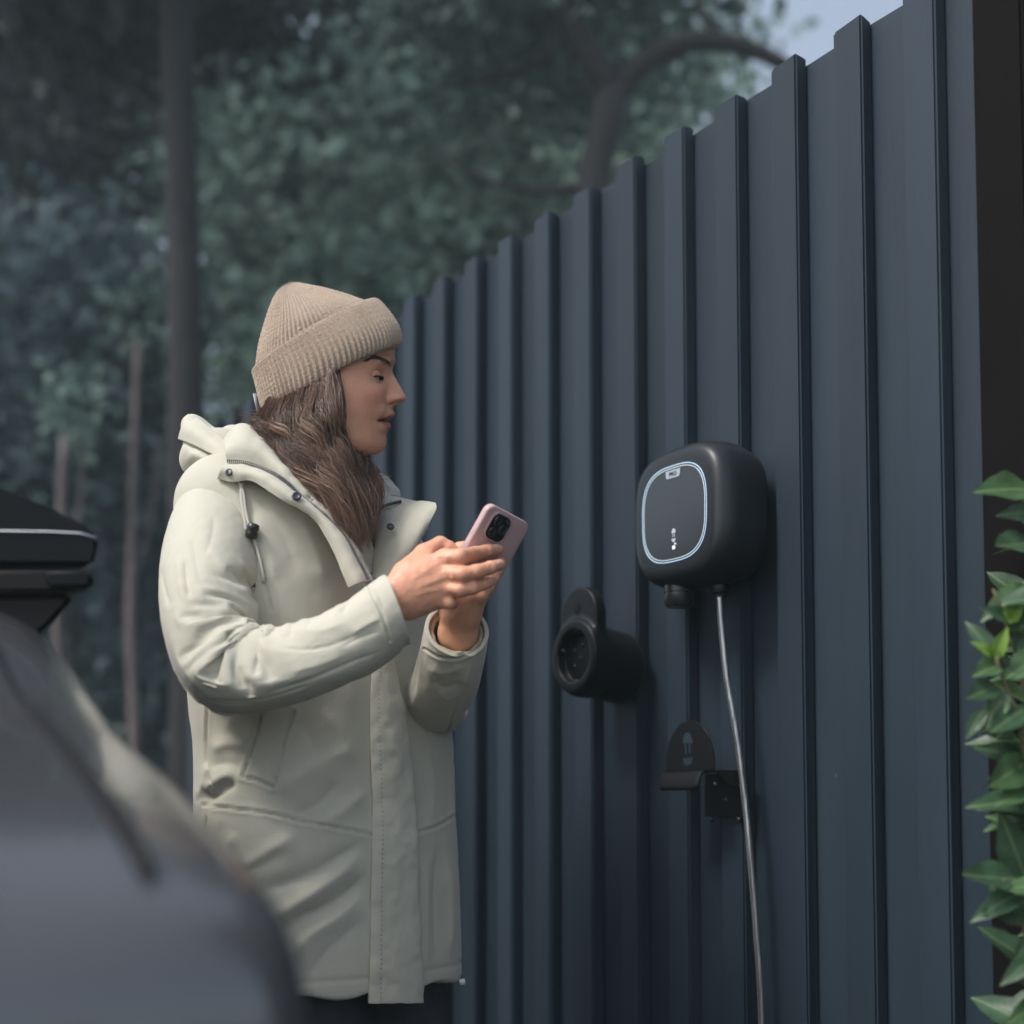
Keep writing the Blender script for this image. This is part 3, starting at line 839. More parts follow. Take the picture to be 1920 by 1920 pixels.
# leaves traced one by one: base px, tip px, depth at base and tip, tone, scale source length .075
traced = [
    ((1935, 918), (1836, 912), 1.50, 1.46, 1), ((1945, 962), (1884, 958), 1.49, 1.47, 0), ((1940, 1015), (1862, 1034), 1.50, 1.45, 0),
    ((1935, 1105), (1862, 1120), 1.48, 1.44, 1), ((1890, 1165), (1844, 1136), 1.45, 1.43, 0), ((1893, 1170), (1900, 1115), 1.45, 1.44, 2), ((1896, 1168), (1918, 1125), 1.45, 1.43, 2),
    ((1868, 1235), (1824, 1168), 1.43, 1.42, 0), ((1866, 1236), (1886, 1180), 1.43, 1.41, 2), ((1862, 1236), (1828, 1200), 1.43, 1.42, 2), ((1872, 1248), (1826, 1265), 1.43, 1.41, 1),
    ((1905, 1220), (1930, 1165), 1.45, 1.43, 0), ((1892, 1250), (1876, 1222), 1.43, 1.42, 0), ((1905, 1255), (1940, 1240), 1.44, 1.42, 0),
    ((1870, 1285), (1808, 1315), 1.43, 1.40, 0), ((1888, 1300), (1845, 1355), 1.43, 1.41, 1), ((1880, 1290), (1862, 1370), 1.43, 1.42, 0), ((1845, 1330), (1814, 1378), 1.43, 1.42, 0),
    ((1918, 1330), (1852, 1380), 1.43, 1.40, 0), ((1930, 1330), (1890, 1360), 1.44, 1.41, 1), ((1905, 1380), (1830, 1362), 1.45, 1.43, 0), ((1915, 1420), (1845, 1400), 1.46, 1.44, 0),
    ((1930, 1425), (1846, 1480), 1.44, 1.40, 1), ((1940, 1500), (1892, 1460), 1.44, 1.41, 0), ((1945, 1530), (1876, 1516), 1.46, 1.43, 0),
    ((1930, 1660), (1882, 1545), 1.46, 1.42, 0), ((1905, 1648), (1797, 1645), 1.44, 1.41, 0), ((1920, 1672), (1844, 1700), 1.44, 1.41, 0), ((1925, 1700), (1848, 1708), 1.45, 1.42, 0),
    ((1912, 1735), (1862, 1660), 1.44, 1.43, 1), ((1935, 1760), (1900, 1800), 1.44, 1.42, 0), ((1945, 1790), (1896, 1825), 1.45, 1.42, 0), ((1950, 1880), (1896, 1915), 1.45, 1.42, 1),
    ((1930, 1180), (1975, 1130), 1.46, 1.43, 1), ((1915, 1300), (1970, 1270), 1.45, 1.42, 0), ((1930, 1460), (1985, 1430), 1.45, 1.42, 0), ((1935, 1600), (1990, 1560), 1.45, 1.42, 0),
]
for i, (b, tp, yb, yt, tone) in enumerate(traced):
    p = Vector(at(*b, yb)); q = Vector(at(*tp, yt))
    d = q - p
    up = Vector((rs.uniform(-.5, .2), rs.uniform(-1.3, -.8), rs.uniform(.1, .8)))
    me = LM[tone][i % 4] if d.length > .042 else (LMs[0] if tone == 2 else LMs[1] if tone == 1 else LM[0][i % 4])
    base_len = max(v.co.y for v in me.vertices)
    put_leaf(p, d, up, me, d.length / base_len)
for P in stem_pts:                                             # the rest of the shrub, further along its stems
    for i in range(8, len(P) - 1):
        for j in range(1 + i % 2):
            p = P[i] + np.array([rs.uniform(-.004, .004) for _ in range(3)])
            px, py = proj(p)
            a = rs.uniform(0, 6.28); dv = Vector((math.cos(a), math.sin(a) * .8, rs.uniform(-.1, .8)))
            if px < 1935 and dv.x < .2: continue
            put_leaf(p, dv, (rs.uniform(-.4, .4), rs.uniform(-1.2, -.3), .7), LM[rs.choice((0, 0, 0, 1))][rs.randrange(4)], rs.uniform(.7, 1.1))
# ------------------------------------------------------------------ the woman: parka
def cloth_bump(m, dist=.006):
    """creased-cloth relief: ridged noise, stronger in some patches than in others, over the fine weave"""
    nt = m.node_tree; N = nt.nodes; L = nt.links; b = N['Principled BSDF']
    tc = N.new('ShaderNodeTexCoord')
    wz = N.new('ShaderNodeTexNoise'); wz.inputs['Scale'].default_value = 7; wz.inputs['Detail'].default_value = 2
    L.new(tc.outputs['Object'], wz.inputs['Vector'])
    ad = N.new('ShaderNodeVectorMath'); ad.operation = 'MULTIPLY_ADD'; ad.inputs[1].default_value = (.12, .12, .12)
    L.new(wz.outputs['Color'], ad.inputs[0]); L.new(tc.outputs['Object'], ad.inputs[2])
    mp = N.new('ShaderNodeMapping'); mp.inputs['Rotation'].default_value = (0, .6, 0); mp.inputs['Scale'].default_value = (9, 9, 15)
    L.new(ad.outputs[0], mp.inputs[0])
    rn = N.new('ShaderNodeTexNoise'); rn.noise_type = 'RIDGED_MULTIFRACTAL'; rn.inputs['Scale'].default_value = 1; rn.inputs['Detail'].default_value = 3
    L.new(mp.outputs[0], rn.inputs['Vector'])
    mk = N.new('ShaderNodeTexNoise'); mk.inputs['Scale'].default_value = 9; L.new(tc.outputs['Object'], mk.inputs['Vector'])
    mr = N.new('ShaderNodeMapRange'); mr.inputs['From Min'].default_value = .42; mr.inputs['From Max'].default_value = .65; L.new(mk.outputs['Fac'], mr.inputs[0])
    mu = N.new('ShaderNodeMath'); mu.operation = 'MULTIPLY'; L.new(rn.outputs['Fac'], mu.inputs[0]); L.new(mr.outputs[0], mu.inputs[1])
    bp = N.new('ShaderNodeBump'); bp.inputs['Distance'].default_value = dist; bp.inputs['Strength'].default_value = .6
    L.new(mu.outputs[0], bp.inputs['Height'])
    if b.inputs['Normal'].is_linked: L.new(b.inputs['Normal'].links[0].from_socket, bp.inputs['Normal'])
    L.new(bp.outputs[0], b.inputs['Normal'])
M_shell = mat('parka_shell', (0.500, 0.480, 0.388), 0.68, spec=0.2, color2=(0.545, 0.525, 0.43), var_scale=6, sheen=0.25, bump=0.00035, bump_scale=420)
cloth_bump(M_shell)
M_lining = mat('parka_lining', (0.42, 0.36, 0.26), 0.8, bump=0.001, bump_scale=200)
M_fleece = mat('parka_fleece', (0.62, 0.61, 0.55), 0.9, sheen=0.4, bump=0.003, bump_scale=260)
M_seam = mat('seam_thread', (0.40, 0.385, 0.325), 0.8)
M_zip = mat('zip_teeth', (0.05, 0.055, 0.065), 0.35, metal=0.4)
M_dark = mat('dark_knit', (0.020, 0.018, 0.020), 0.85, sheen=0.2, bump=0.001, bump_scale=300)

person = empty('person', tuple(W(620, 1500, 1.86)[:2]) + (0.0,))
tag(person, 'woman in pale parka and beige woollen hat looking at the wall charger', 'person')
PB = np.array(person.location)
parka = empty('parka', (0, 0, 0)); parka.parent = person
parka['label'] = 'pale stone coloured hooded parka with zip and storm flap'
def P_(V): return np.asarray(V) - PB                       # world -> person-local

def K(px, py, Y, r=None):
    p = W(px, py, Y)
    return p if r is None else (p, r * Y / FPX)

def fold_disp(V, N, folds, front=True):
    """push vertices along their normals by traced folds; folds: (polyline px, amplitude m, width px)"""
    px, py = proj(V)
    U2 = np.stack([px, py], 1)
    vd = V - np.array([0, 0, CAM_Z]); vd /= np.linalg.norm(vd, axis=1)[:, None]
    face = np.clip(-(N * vd).sum(1) * 3.0 + 0.25, 0, 1)
    out = np.zeros(len(V))
    for f in folds:
        poly, amp, wd = f[0], f[1], f[2]
        taper = f[3] if len(f) > 3 else 1
        P = spline(poly, max(8, 6 * len(poly))) if len(poly) > 2 else np.array(poly, float)
        lo = P.min(0) - 4 * wd; hi = P.max(0) + 4 * wd
        m = ((U2 > lo) & (U2 < hi)).all(1) & (face > 0)
        if not m.any(): continue
        d, t, sg = dist_poly(U2[m], P)
        e = (np.clip(np.minimum(t, 1 - t) * 5, 0, 1) if taper else 1.0)
        # sharper on one flank than on the other, as hanging cloth is
        w_ = np.where(sg > 0, wd * 0.75, wd * 1.3) if taper else wd
        out[m] += amp * (np.exp(-(d / w_) ** 2) if not taper else np.exp(-(d / w_) ** (1.5 if amp > 0 else 1.2))) * e * face[m]
    return V + N * out[:, None]

def noise_disp(V, N, specs):
    d = 0
    for a, s, seed in specs:
        n = vnoise(V, s, seed)
        d = d + a * (1 - 2 * np.abs(n)) if a > 0 else d - a * n
    return V + N * np.asarray(d)[:, None]

# --- torso shell
TORSO = [  # py, left px, right px, turn (deg)
    (858, 505, 640, 58), (872, 450, 690, 58), (892, 398, 722, 58), (930, 362, 756, 58), (1000, 335, 796, 58), (1100, 326, 815, 57), (1200, 335, 824, 56), (1300, 350, 842, 54),
    (1400, 362, 850, 52), (1500, 362, 852, 52), (1570, 360, 857, 52), (1700, 362, 862, 52), (1840, 368, 866, 52), (1960, 370, 870, 52)]
YT = 1.87
tz = np.array([K((a[1] + a[2]) / 2, a[0], YT)[2] for a in TORSO])[::-1]
tcx = np.array([K((a[1] + a[2]) / 2, a[0], YT)[0] for a in TORSO])[::-1]
tS = np.array([(a[2] - a[1]) / 2 * YT / FPX for a in TORSO])[::-1]
tph = np.radians(np.array([a[3] for a in TORSO]))[::-1]
for _ in range(6):                                         # fit each section so that the coat's outline lands on its traced edges
    for i in range(len(TORSO)):
        row = TORSO[len(TORSO) - 1 - i]
        a_ = np.linspace(0, 2 * np.pi, 73); k_ = 2 / 2.3
        u_ = 1.25 * tS[i] * np.sign(np.cos(a_)) * np.abs(np.cos(a_)) ** k_; w_ = .86 * tS[i] * np.sign(np.sin(a_)) * np.abs(np.sin(a_)) ** k_
        c_, s_ = math.cos(tph[i]), math.sin(tph[i])
        pts_ = np.stack([tcx[i] - u_ * c_ + w_ * s_, YT - u_ * s_ - w_ * c_, np.full(73, tz[i])], 1)
        qx, qy = proj(pts_)
        tS[i] *= (row[2] - row[1]) / (qx.max() - qx.min())
        tcx[i] += ((row[2] + row[1]) / 2 - (qx.max() + qx.min()) / 2) * YT / FPX
HEM = K(700, 1868, 1.73)[2]
def smooth_interp(z, zs, vs):
    return np.interp(z, np.linspace(zs[0], zs[-1], 60), spline(np.stack([zs, vs, vs * 0], 1), 400)[np.clip(np.searchsorted(spline(np.stack([zs, vs, vs * 0], 1), 400)[:, 0], np.linspace(zs[0], zs[-1], 60)), 0, 399), 1])
g = Grid((-.52, 1.60, HEM - .02), (.02, 2.14, 1.49), 0.0032)
X, Yy, Z = g.X, g.Y, g.Z
zl = g.Z.ravel()
S_ = smooth_interp(zl, tz, tS)[None, None, :]; C_ = np.interp(zl, tz, tcx)[None, None, :]; ph = np.interp(zl, tz, tph)
ra = 1.25 * S_; rb = 0.86 * S_
cs, sn = np.cos(ph)[None, None, :], np.sin(ph)[None, None, :]
dx, dy = X - C_, Yy - YT
uu = (-dx * cs - dy * sn)                 # towards her right arm
ww = (dx * sn - dy * cs)                  # towards her front
f = (((np.abs(uu) / ra) ** 2.3 + (np.abs(ww) / rb) ** 2.3) ** (1 / 2.3) - 1) * 0.8 * rb
for (p, r) in (K(412, 930, 1.745, 62), K(728, 985, 2.0, 40)):
    f = smin(f, np.sqrt((X - p[0]) ** 2 + (Yy - p[1]) ** 2 + (Z - p[2]) ** 2) - r, .05)
f = np.maximum(f, HEM - Z + 0.0 * X)
# open neck: a V cut down the front
zv0 = K(690, 1100, 1.7)[2]; zv1 = K(600, 860, 1.7)[2]
vw = np.clip((Z - zv0) / (zv1 - zv0), 0, 1.3) * 0.075
cut = np.maximum(np.abs(uu + 0.005) - vw, rb * .35 - ww)
f = np.maximum(f, -cut)
g.f[:] = f
V, Q = g.mesh()
V = relax(V, Q, 4)
N_ = vnormals(V, Q)
torso_folds = [
    ([(681, 1576), (640, 1606), (588, 1634), (530, 1656), (478, 1672)], -.0065, 17), ([(679, 1598), (627, 1642), (560, 1690), (496, 1730)], .0085, 16),
    ([(688, 1638), (650, 1676), (600, 1705), (560, 1722), (525, 1760)], -.0075, 15), ([(684, 1672), (627, 1720), (580, 1752), (540, 1800)], .0060, 16),
    ([(686, 1720), (640, 1760), (600, 1800), (570, 1850)], -.0030, 18), ([(640, 1462), (596, 1507), (548, 1530)], -.0040, 15), ([(662, 1400), (590, 1437), (520, 1486)], .0045, 18),
    ([(690, 1480), (640, 1520), (600, 1545)], .0035, 12), ([(560, 1560), (500, 1600), (440, 1640)], .0050, 18), ([(540, 1590), (470, 1630), (415, 1650)], -.0035, 14),
    ([(380, 1506), (412, 1488), (446, 1464)], -.0055, 9), ([(384, 1486), (412, 1462), (440, 1452)], .0055, 9), ([(368, 1500), (385, 1470), (392, 1430)], .004, 9),
    ([(395, 1410), (430, 1395), (470, 1404)], .0045, 13), ([(388, 1440), (420, 1432), (455, 1440)], -.003, 8), ([(420, 1350), (450, 1370), (470, 1395)], .003, 14),
    ([(440, 1560), (425, 1600), (412, 1650)], .004, 10), ([(412, 1540), (404, 1590), (398, 1650)], -.003, 8), ([(600, 1330), (640, 1380), (660, 1440)], .0025, 22), ([(560, 1350), (590, 1400), (600, 1450)], -.0020, 18),
    ([(800, 1400), (812, 1480), (805, 1560)], .0025, 14), ([(822, 1580), (815, 1680), (820, 1800)], -.0035, 12), ([(836, 1600), (846, 1700), (842, 1800)], .0040, 9), ([(795, 1600), (800, 1700), (800, 1830)], .003, 12),
    ([(850, 1420), (846, 1480), (848, 1540)], .0025, 8), ([(620, 985), (640, 1040), (660, 1100)], -.004, 10), ([(560, 975), (590, 1030), (610, 1100)], .0030, 16), ([(480, 930), (530, 1000), (560, 1080)], -.002, 20),
    ([(470, 960), (500, 1020), (520, 1090)], .003, 14)]
hem_pts = [(380, 1846), (480, 1866), (580, 1870), (690, 1868)]
seams = [
    [(381, 1509), (411, 1513), (496, 1524), (565, 1540), (627, 1551), (696, 1565)], [(775, 1563), (819, 1549), (856, 1527)],
    [(494, 1318), (480, 1376), (465, 1426), (455, 1457)], [(455, 1457), (482, 1463), (511, 1476)], [(552, 1335), (535, 1380), (524, 1430), (511, 1476)],
    [(390, 1310), (387, 1400), (390, 1450), (397, 1482)], [(386, 1534), (383, 1570), (374, 1606)],
    [(440, 965), (458, 988), (480, 1040), (497, 1090), (510, 1146)]]
V = fold_disp(V, N_, [(a, b * 1.15, c) for a, b, c in torso_folds])
V = relax(V, Q, 1)
V = noise_disp(V, N_, [(-.0014, 11, 1), (-.0005, 38, 2), (-.0002, 90, 3)])
# wavy, softly rolled hem
hm = np.clip((HEM + .05 - V[:, 2]) / .05, 0, 1)
V[:, 2] -= hm * .004 * np.sin(np.arctan2(V[:, 1] - YT, V[:, 0] - np.mean(tcx)) * 9)
N_ = vnormals(V, Q)
V = fold_disp(V, N_, [(s, .0022, 7.5, 0) for s in seams] + [(s, -.0055, 2.6, 0) for s in seams])
V = V - vnormals(V, Q) * (np.exp(-((V[:, 2] - HEM - .022) / .0025) ** 2) * .0016)[:, None]
torso = mesh_np('coat_body', P_(V), Q, M_shell, parka)
BV_T = BVHTree.FromPolygons([tuple(v) for v in V], [tuple(q) for q in Q])

def hit(px, py, off=0.0, bvh=None, dflt=1.7):
    """point of the coat seen at (px, py), lifted off by off along its normal"""
    o = Vector((0, 0, CAM_Z)); d = Vector(W(px, py, 1.0)) - o; d.normalize()
    loc, nor, i, dist = (bvh or BV_T).ray_cast(o, d)
    if loc is None:
        return np.array(W(px, py, dflt))
    if nor.dot(d) > 0: nor = -nor
    return np.array(loc) + np.array(nor) * off

# --- sleeves: a straight cloth tube bent round the arm and relaxed, so that it buckles as cloth does
def chain_dist(P, C, R):
    """signed distance of points to a chain of tapering capsules, and the outward direction"""
    best = np.full(len(P), 1e9); dirv = np.zeros_like(P)
    for a, b, ra_, rb_ in zip(C[:-1], C[1:], R[:-1], R[1:]):
        d = b - a; t = np.clip(((P - a) @ d) / (d @ d), 0, 1)
        q = P - a - t[:, None] * d; l = np.linalg.norm(q, axis=1) + 1e-9
        s = l - (ra_ + (rb_ - ra_) * t); m = s < best
        best[m] = s[m]; dirv[m] = (q / l[:, None])[m]
    return best, dirv

def cloth_tube(C, R, slack, seed, lo_off, hi_off, levels, guide=None, twist=0.0, amp0=.005):
    """C: dense centre line, R: radii along it. Relaxes from a coarse grid to a fine one; returns the buckled grid"""
    L = np.r_[0, np.cumsum(np.linalg.norm(np.diff(C, axis=0), axis=1))]
    G = None
    for lev, (ns, nt, steps, bend) in enumerate(levels):
        s = np.linspace(0, L[-1], ns)
        P = np.stack([np.interp(s, L, C[:, k]) for k in range(3)], 1); r = np.interp(s, L, R)
        T, A, B = frames(P)
        th = np.linspace(0, 2 * np.pi, nt, endpoint=False)[None, :] + (twist * (s / L[-1]) ** 1.0)[:, None]
        Nn = A[:, None] * np.cos(th)[..., None] + B[:, None] * np.sin(th)[..., None]
        G0 = P[:, None] + r[:, None, None] * Nn
        flat = G0.reshape(-1, 3)
        if G is None:
            G = G0 + Nn * (vnoise(flat, 16, seed).reshape(ns, nt) * amp0 + vnoise(flat, 34, seed + 1).reshape(ns, nt) * amp0 * .7)[..., None]
            if guide is not None: G = guide(G, Nn)
        else:
            G = upsample(G)
            assert G.shape[:2] == (ns, nt), (G.shape, ns, nt)
        irr = 1 + .06 * vnoise(flat, 22, seed + 9).reshape(ns, nt)[..., None]
        ds = L[-1] / (ns - 1) * (1 + (slack[0] - 1) * irr[:-1] ** 3)
        dth = 2 * np.pi / nt * r * slack[1]
        first, last = G[:1].copy(), G0[-2:].copy()
        Cd = P[:: max(1, ns // 24)]; Rd = r[:: max(1, ns // 24)]
        vel = np.zeros_like(G)
        def solve(a, b, rest, k):
            d = b - a; l = np.linalg.norm(d, axis=-1, keepdims=True) + 1e-9
            return d * (k * .5 * (1 - rest / l))
        rj = dth[:, None, None] * np.ones((ns, nt, 1)); rmid = ((dth[1:] + dth[:-1]) / 2)[:, None, None]
        diag = np.sqrt((L[-1] / (ns - 1)) ** 2 + rmid ** 2) * (1 + (slack[0] - 1) * .5) * np.ones((ns - 1, nt, 1))
        for it in range(steps):
            prev = G.copy()
            G = G + vel * .8; G[..., 2] -= .00006
            for sub_ in range(3):
                for o in (0, 1):                                # along the arm
                    a, b = G[o:-1:2], G[o + 1::2]; n = min(len(a), len(b))
                    c = solve(a[:n], b[:n], ds[o::2][:n], 1.0); G[o:o + 2 * n:2] += c; G[o + 1:o + 1 + 2 * n:2] -= c
                for o in (0, 1):                                # round the arm
                    H = np.roll(G, -1, 1)
                    c = solve(G[:, o::2], H[:, o::2], rj[:, o::2], 1.0); G[:, o::2] += c
                    H = np.roll(G, -1, 1); H[:, o::2] -= c; G = np.roll(H, 1, 1)
                for sgn in (1, -1):                             # shear
                    for o in (0, 1):
                        a = G[o:-1:2]; b = np.roll(G, -sgn, 1)[o + 1::2]; n = min(len(a), len(b))
                        c = solve(a[:n], b[:n], diag[o::2][:n], .4)
                        G[o:o + 2 * n:2] += c; G[o + 1:o + 1 + 2 * n:2] -= np.roll(c, sgn, 1)
                D = G - G0                                      # padded cloth resists fine folding
                D[1:-1] += ((D[2:] + D[:-2]) * .5 - D[1:-1]) * bend
                D += ((np.roll(D, 1, 1) + np.roll(D, -1, 1)) * .5 - D) * bend
                G = G0 + D
            if it % 2 == 0:
                d, n_ = chain_dist(G.reshape(-1, 3), Cd, Rd)
                corr = np.where(d < lo_off, lo_off - d, np.where(d > hi_off, (hi_off - d) * .6, 0)) + np.where(d < 0, -d * .008, -d * .002)
                G = (G.reshape(-1, 3) + n_ * corr[:, None]).reshape(ns, nt, 3)
            G[:1] = first; G[-2:] = last
            vel = G - prev
    return G

def upsample(G, k=2):
    ns, nt = G.shape[:2]
    A_ = np.empty((ns * 2 - 1, nt, 3)); A_[::2] = G; A_[1::2] = (G[1:] + G[:-1]) / 2
    A_[2:-2:2] = A_[2:-2:2] * .75 + (A_[1:-3:2] + A_[3:-1:2]) * .125
    B_ = np.empty((A_.shape[0], nt * 2, 3)); B_[:, ::2] = A_; B_[:, 1::2] = (A_ + np.roll(A_, -1, 1)) / 2
    B_[:, ::2] = B_[:, ::2] * .75 + (np.roll(B_, 1, 1)[:, ::2] + np.roll(B_, -1, 1)[:, ::2]) * .125
    return B_
def tube_sleeve(name, keys, folds, seam_l, slack, seed, lo_off, hi_off, twist=0.0, gk=.8):
    pts = [K(*k) for k in keys]
    arr = np.array([[*p, r] for p, r in pts])
    D = spline_par(arr, 160)
    C, R = D[:, :3], D[:, 3]
    def guide(G, Nn):
        s = G.shape; V = fold_disp(G.reshape(-1, 3), Nn.reshape(-1, 3), [(a, b * gk, c * 1.4) for a, b, c in folds])
        return V.reshape(s)
    G = cloth_tube(C, R, slack, seed, lo_off, hi_off, [(46, 40, 150, .012), (91, 80, 60, .03)], guide, twist)
    G = upsample(upsample(G))
    ns, nt = G.shape[:2]
    V = G.reshape(-1, 3)
    i = np.arange(ns - 1)[:, None]; j = np.arange(nt)[None]
    Q = np.stack([i * nt + j, i * nt + (j + 1) % nt, (i + 1) * nt + (j + 1) % nt, (i + 1) * nt + j], -1).reshape(-1, 4)
    N_ = vnormals(V, Q)
    cen = np.repeat(G.mean(1), nt, 0)
    if ((V - cen) * N_).sum(1).mean() < 0: Q = Q[:, ::-1]; N_ = -N_
    V = V + N_ * (vnoise(V, 120, seed + 4) * .0003)[:, None]
    V = fold_disp(V, N_, [(a, b * .62, c) for a, b, c in folds if np.mean([q[0] for q in a]) > 510 or np.mean([q[1] for q in a]) < 1115])
    V = fold_disp(V, vnormals(V, Q), [(s, .0020, 7, 0) for s in seam_l] + [(s, -.0045, 2.4, 0) for s in seam_l])
    o = mesh_np(name, P_(V), Q, M_shell, parka)
    md = o.modifiers.new('thick', 'SOLIDIFY'); md.thickness = .005; md.offset = -1; md.use_even_offset = False
    bv = o.modifiers.new('soft', 'BEVEL'); bv.width = .002; bv.segments = 2; bv.limit_method = 'ANGLE'; bv.angle_limit = 1.0
    return o, V, Q
def spline_par(P, n):
    P = np.asarray(P, float)
    Q = np.vstack([2 * P[0] - P[1], P, 2 * P[-1] - P[-2]]); out = []
    for u in np.linspace(0, len(P) - 1 - 1e-9, n):
        i = int(u); t = u - i; p0, p1, p2, p3 = Q[i], Q[i + 1], Q[i + 2], Q[i + 3]
        out.append(0.5 * ((2 * p1) + (-p0 + p2) * t + (2 * p0 - 5 * p1 + 4 * p2 - p3) * t * t + (-p0 + 3 * p1 - 3 * p2 + p3) * t ** 3))
    return np.array(out)
near_folds = [
    ([(370, 1190), (385, 1174), (412, 1160), (440, 1147), (470, 1146), (492, 1152), (508, 1141)], -.017, 6), ([(376, 1166), (405, 1144), (440, 1130), (475, 1128), (502, 1126)], .0095, 13),
    ([(378, 1206), (410, 1182), (450, 1168), (492, 1166)], .0055, 8), ([(366, 1230), (384, 1212), (402, 1194), (432, 1174)], -.0050, 4.5), ([(376, 1238), (394, 1218), (414, 1200)], .0035, 5),
    ([(420, 1218), (432, 1202), (450, 1188), (474, 1176)], -.0060, 4.5), ([(430, 1226), (444, 1208), (464, 1194), (490, 1186)], .0042, 5.5), ([(478, 1185), (476, 1215), (468, 1255), (450, 1290), (426, 1320)], .0046, 6),
    ([(466, 1190), (462, 1230), (450, 1265), (428, 1298)], -.0042, 5.5), ([(412, 1298), (422, 1278), (436, 1258)], -.0040, 4), ([(404, 1278), (410, 1256), (422, 1236)], -.0032, 4), ([(392, 1262), (398, 1242), (412, 1222)], .0026, 5),
    ([(515, 1160), (560, 1178), (605, 1182), (655, 1164)], .0030, 10), ([(498, 1204), (560, 1218), (620, 1210), (692, 1180)], -.0030, 8), ([(604, 1118), (594, 1138), (580, 1162), (572, 1180)], -.0052, 5), ([(590, 1122), (580, 1142), (568, 1160)], .0040, 7),
    ([(662, 1104), (652, 1128), (638, 1152)], -.0050, 5), ([(647, 1110), (637, 1130), (626, 1150)], .0036, 7), ([(562, 1146), (550, 1168), (540, 1198)], -.0036, 5), ([(548, 1150), (536, 1172), (528, 1200)], .0030, 7),
    ([(702, 1098), (714, 1130), (718, 1172)], -.0022, 5), ([(656, 1192), (688, 1172), (716, 1158)], .0032, 7), ([(640, 1214), (676, 1196), (712, 1184)], -.0028, 6), ([(500, 1300), (580, 1276), (660, 1242), (722, 1220)], -.0034, 5), ([(540, 1262), (600, 1246), (650, 1226)], .0026, 9),
    ([(345, 1046), (348, 1085), (354, 1124)], -.0052, 5), ([(334, 1040), (336, 1085), (344, 1132)], .0030, 7), ([(298, 1060), (304, 1095), (318, 1142)], -.0040, 5), ([(380, 1000), (410, 1050), (450, 1098), (482, 1126)], .0030, 14),
    ([(318, 1140), (340, 1190), (362, 1232)], -.0036, 6), ([(328, 1130), (350, 1176), (370, 1210)], .0026, 7), ([(400, 960), (398, 1000), (385, 1042)], -.0022, 9), ([(360, 1000), (366, 1050), (378, 1100)], -.0020, 8)]
ncn = np.array(K(772, 1136, 1.585)) - np.array(K(660, 1172, 1.575))
_, VS, QS = tube_sleeve('sleeve', [(438, 868, 1.81, 34), (414, 912, 1.765, 78), (394, 990, 1.712, 94), (384, 1080, 1.665, 92), (392, 1168, 1.630, 88), (430, 1226, 1.605, 88), (500, 1231, 1.592, 79), (570, 1212, 1.585, 75), (650, 1182, 1.58, 71), (710, 1156, 1.58, 70), (745, 1143, 1.582, 70)],
       near_folds, [[(684, 1088), (700, 1120), (718, 1158), (731, 1202)]], (1.21, 1.04), 5, -.017, .014, .9)
BV_S = BVHTree.FromPolygons([tuple(v) for v in VS], [tuple(q) for q in QS])
fcn = np.array(K(866, 1150, 1.665)) - np.array(K(842, 1240, 1.75))
far_folds = [([(800, 1250), (830, 1262), (870, 1250)], .0035, 10), ([(806, 1276), (834, 1290), (868, 1280)], -.004, 8), ([(820, 1300), (842, 1310), (860, 1300)], .003, 8), ([(888, 1215), (882, 1250), (868, 1290)], .004, 8)]
_, VF, QF = tube_sleeve('sleeve', [(728, 990, 2.02, 40), (765, 1100, 1.98, 66), (798, 1230, 1.93, 74), (806, 1300, 1.875, 66), (824, 1274, 1.80, 62), (846, 1222, 1.735, 61), (857, 1180, 1.692, 61)],
       far_folds, [[(796, 1216), (826, 1232), (866, 1232), (900, 1214)]], (1.12, 1.02), 8, -.011, .010, -.4)
# lining ring inside the far cuff
def ring_tube(name, c, n, r, tr, m, parent, seed=0, wob=.1, seg=40):
    n = np.asarray(n, float); n /= np.linalg.norm(n)
    a = np.cross(n, [0, 1, .3]); a /= np.linalg.norm(a); b = np.cross(n, a)
    rr = np.random.default_rng(seed)
    th = np.linspace(0, 2 * np.pi, seg, endpoint=False)
    wv = 1 + wob * (np.sin(th * 5 + seed) * .5 + np.sin(th * 9 + 2 * seed) * .5)
    V = []; Fc = []; ns = 8
    for i, t in enumerate(th):
        e = a * math.cos(t) + b * math.sin(t)
        for j in range(ns):
            u = 2 * math.pi * j / ns
            V.append(np.asarray(c) + e * (r * wv[i] + tr * math.cos(u)) + n * (tr * 1.6 * math.sin(u)))
    for i in range(seg):
        for j in range(ns):
            k, l = (i + 1) % seg, (j + 1) % ns
            Fc.append((i * ns + j, i * ns + l, k * ns + l, k * ns + j))
    return fixn(mesh_np(name, P_(V), Fc, m, parent))
cu = np.array(K(857, 1180, 1.692)); fn_ = fcn / np.linalg.norm(fcn)
ring_tube('cuff_lining', cu - fn_ * .012, fcn, .0325, .0045, M_lining, parka, 3, .05)
nu = np.array(K(745, 1143, 1.582)); nn_ = ncn / np.linalg.norm(ncn)
ring_tube('cuff_lining', nu - nn_ * .012, ncn, .0345, .005, M_lining, parka, 4, .05)

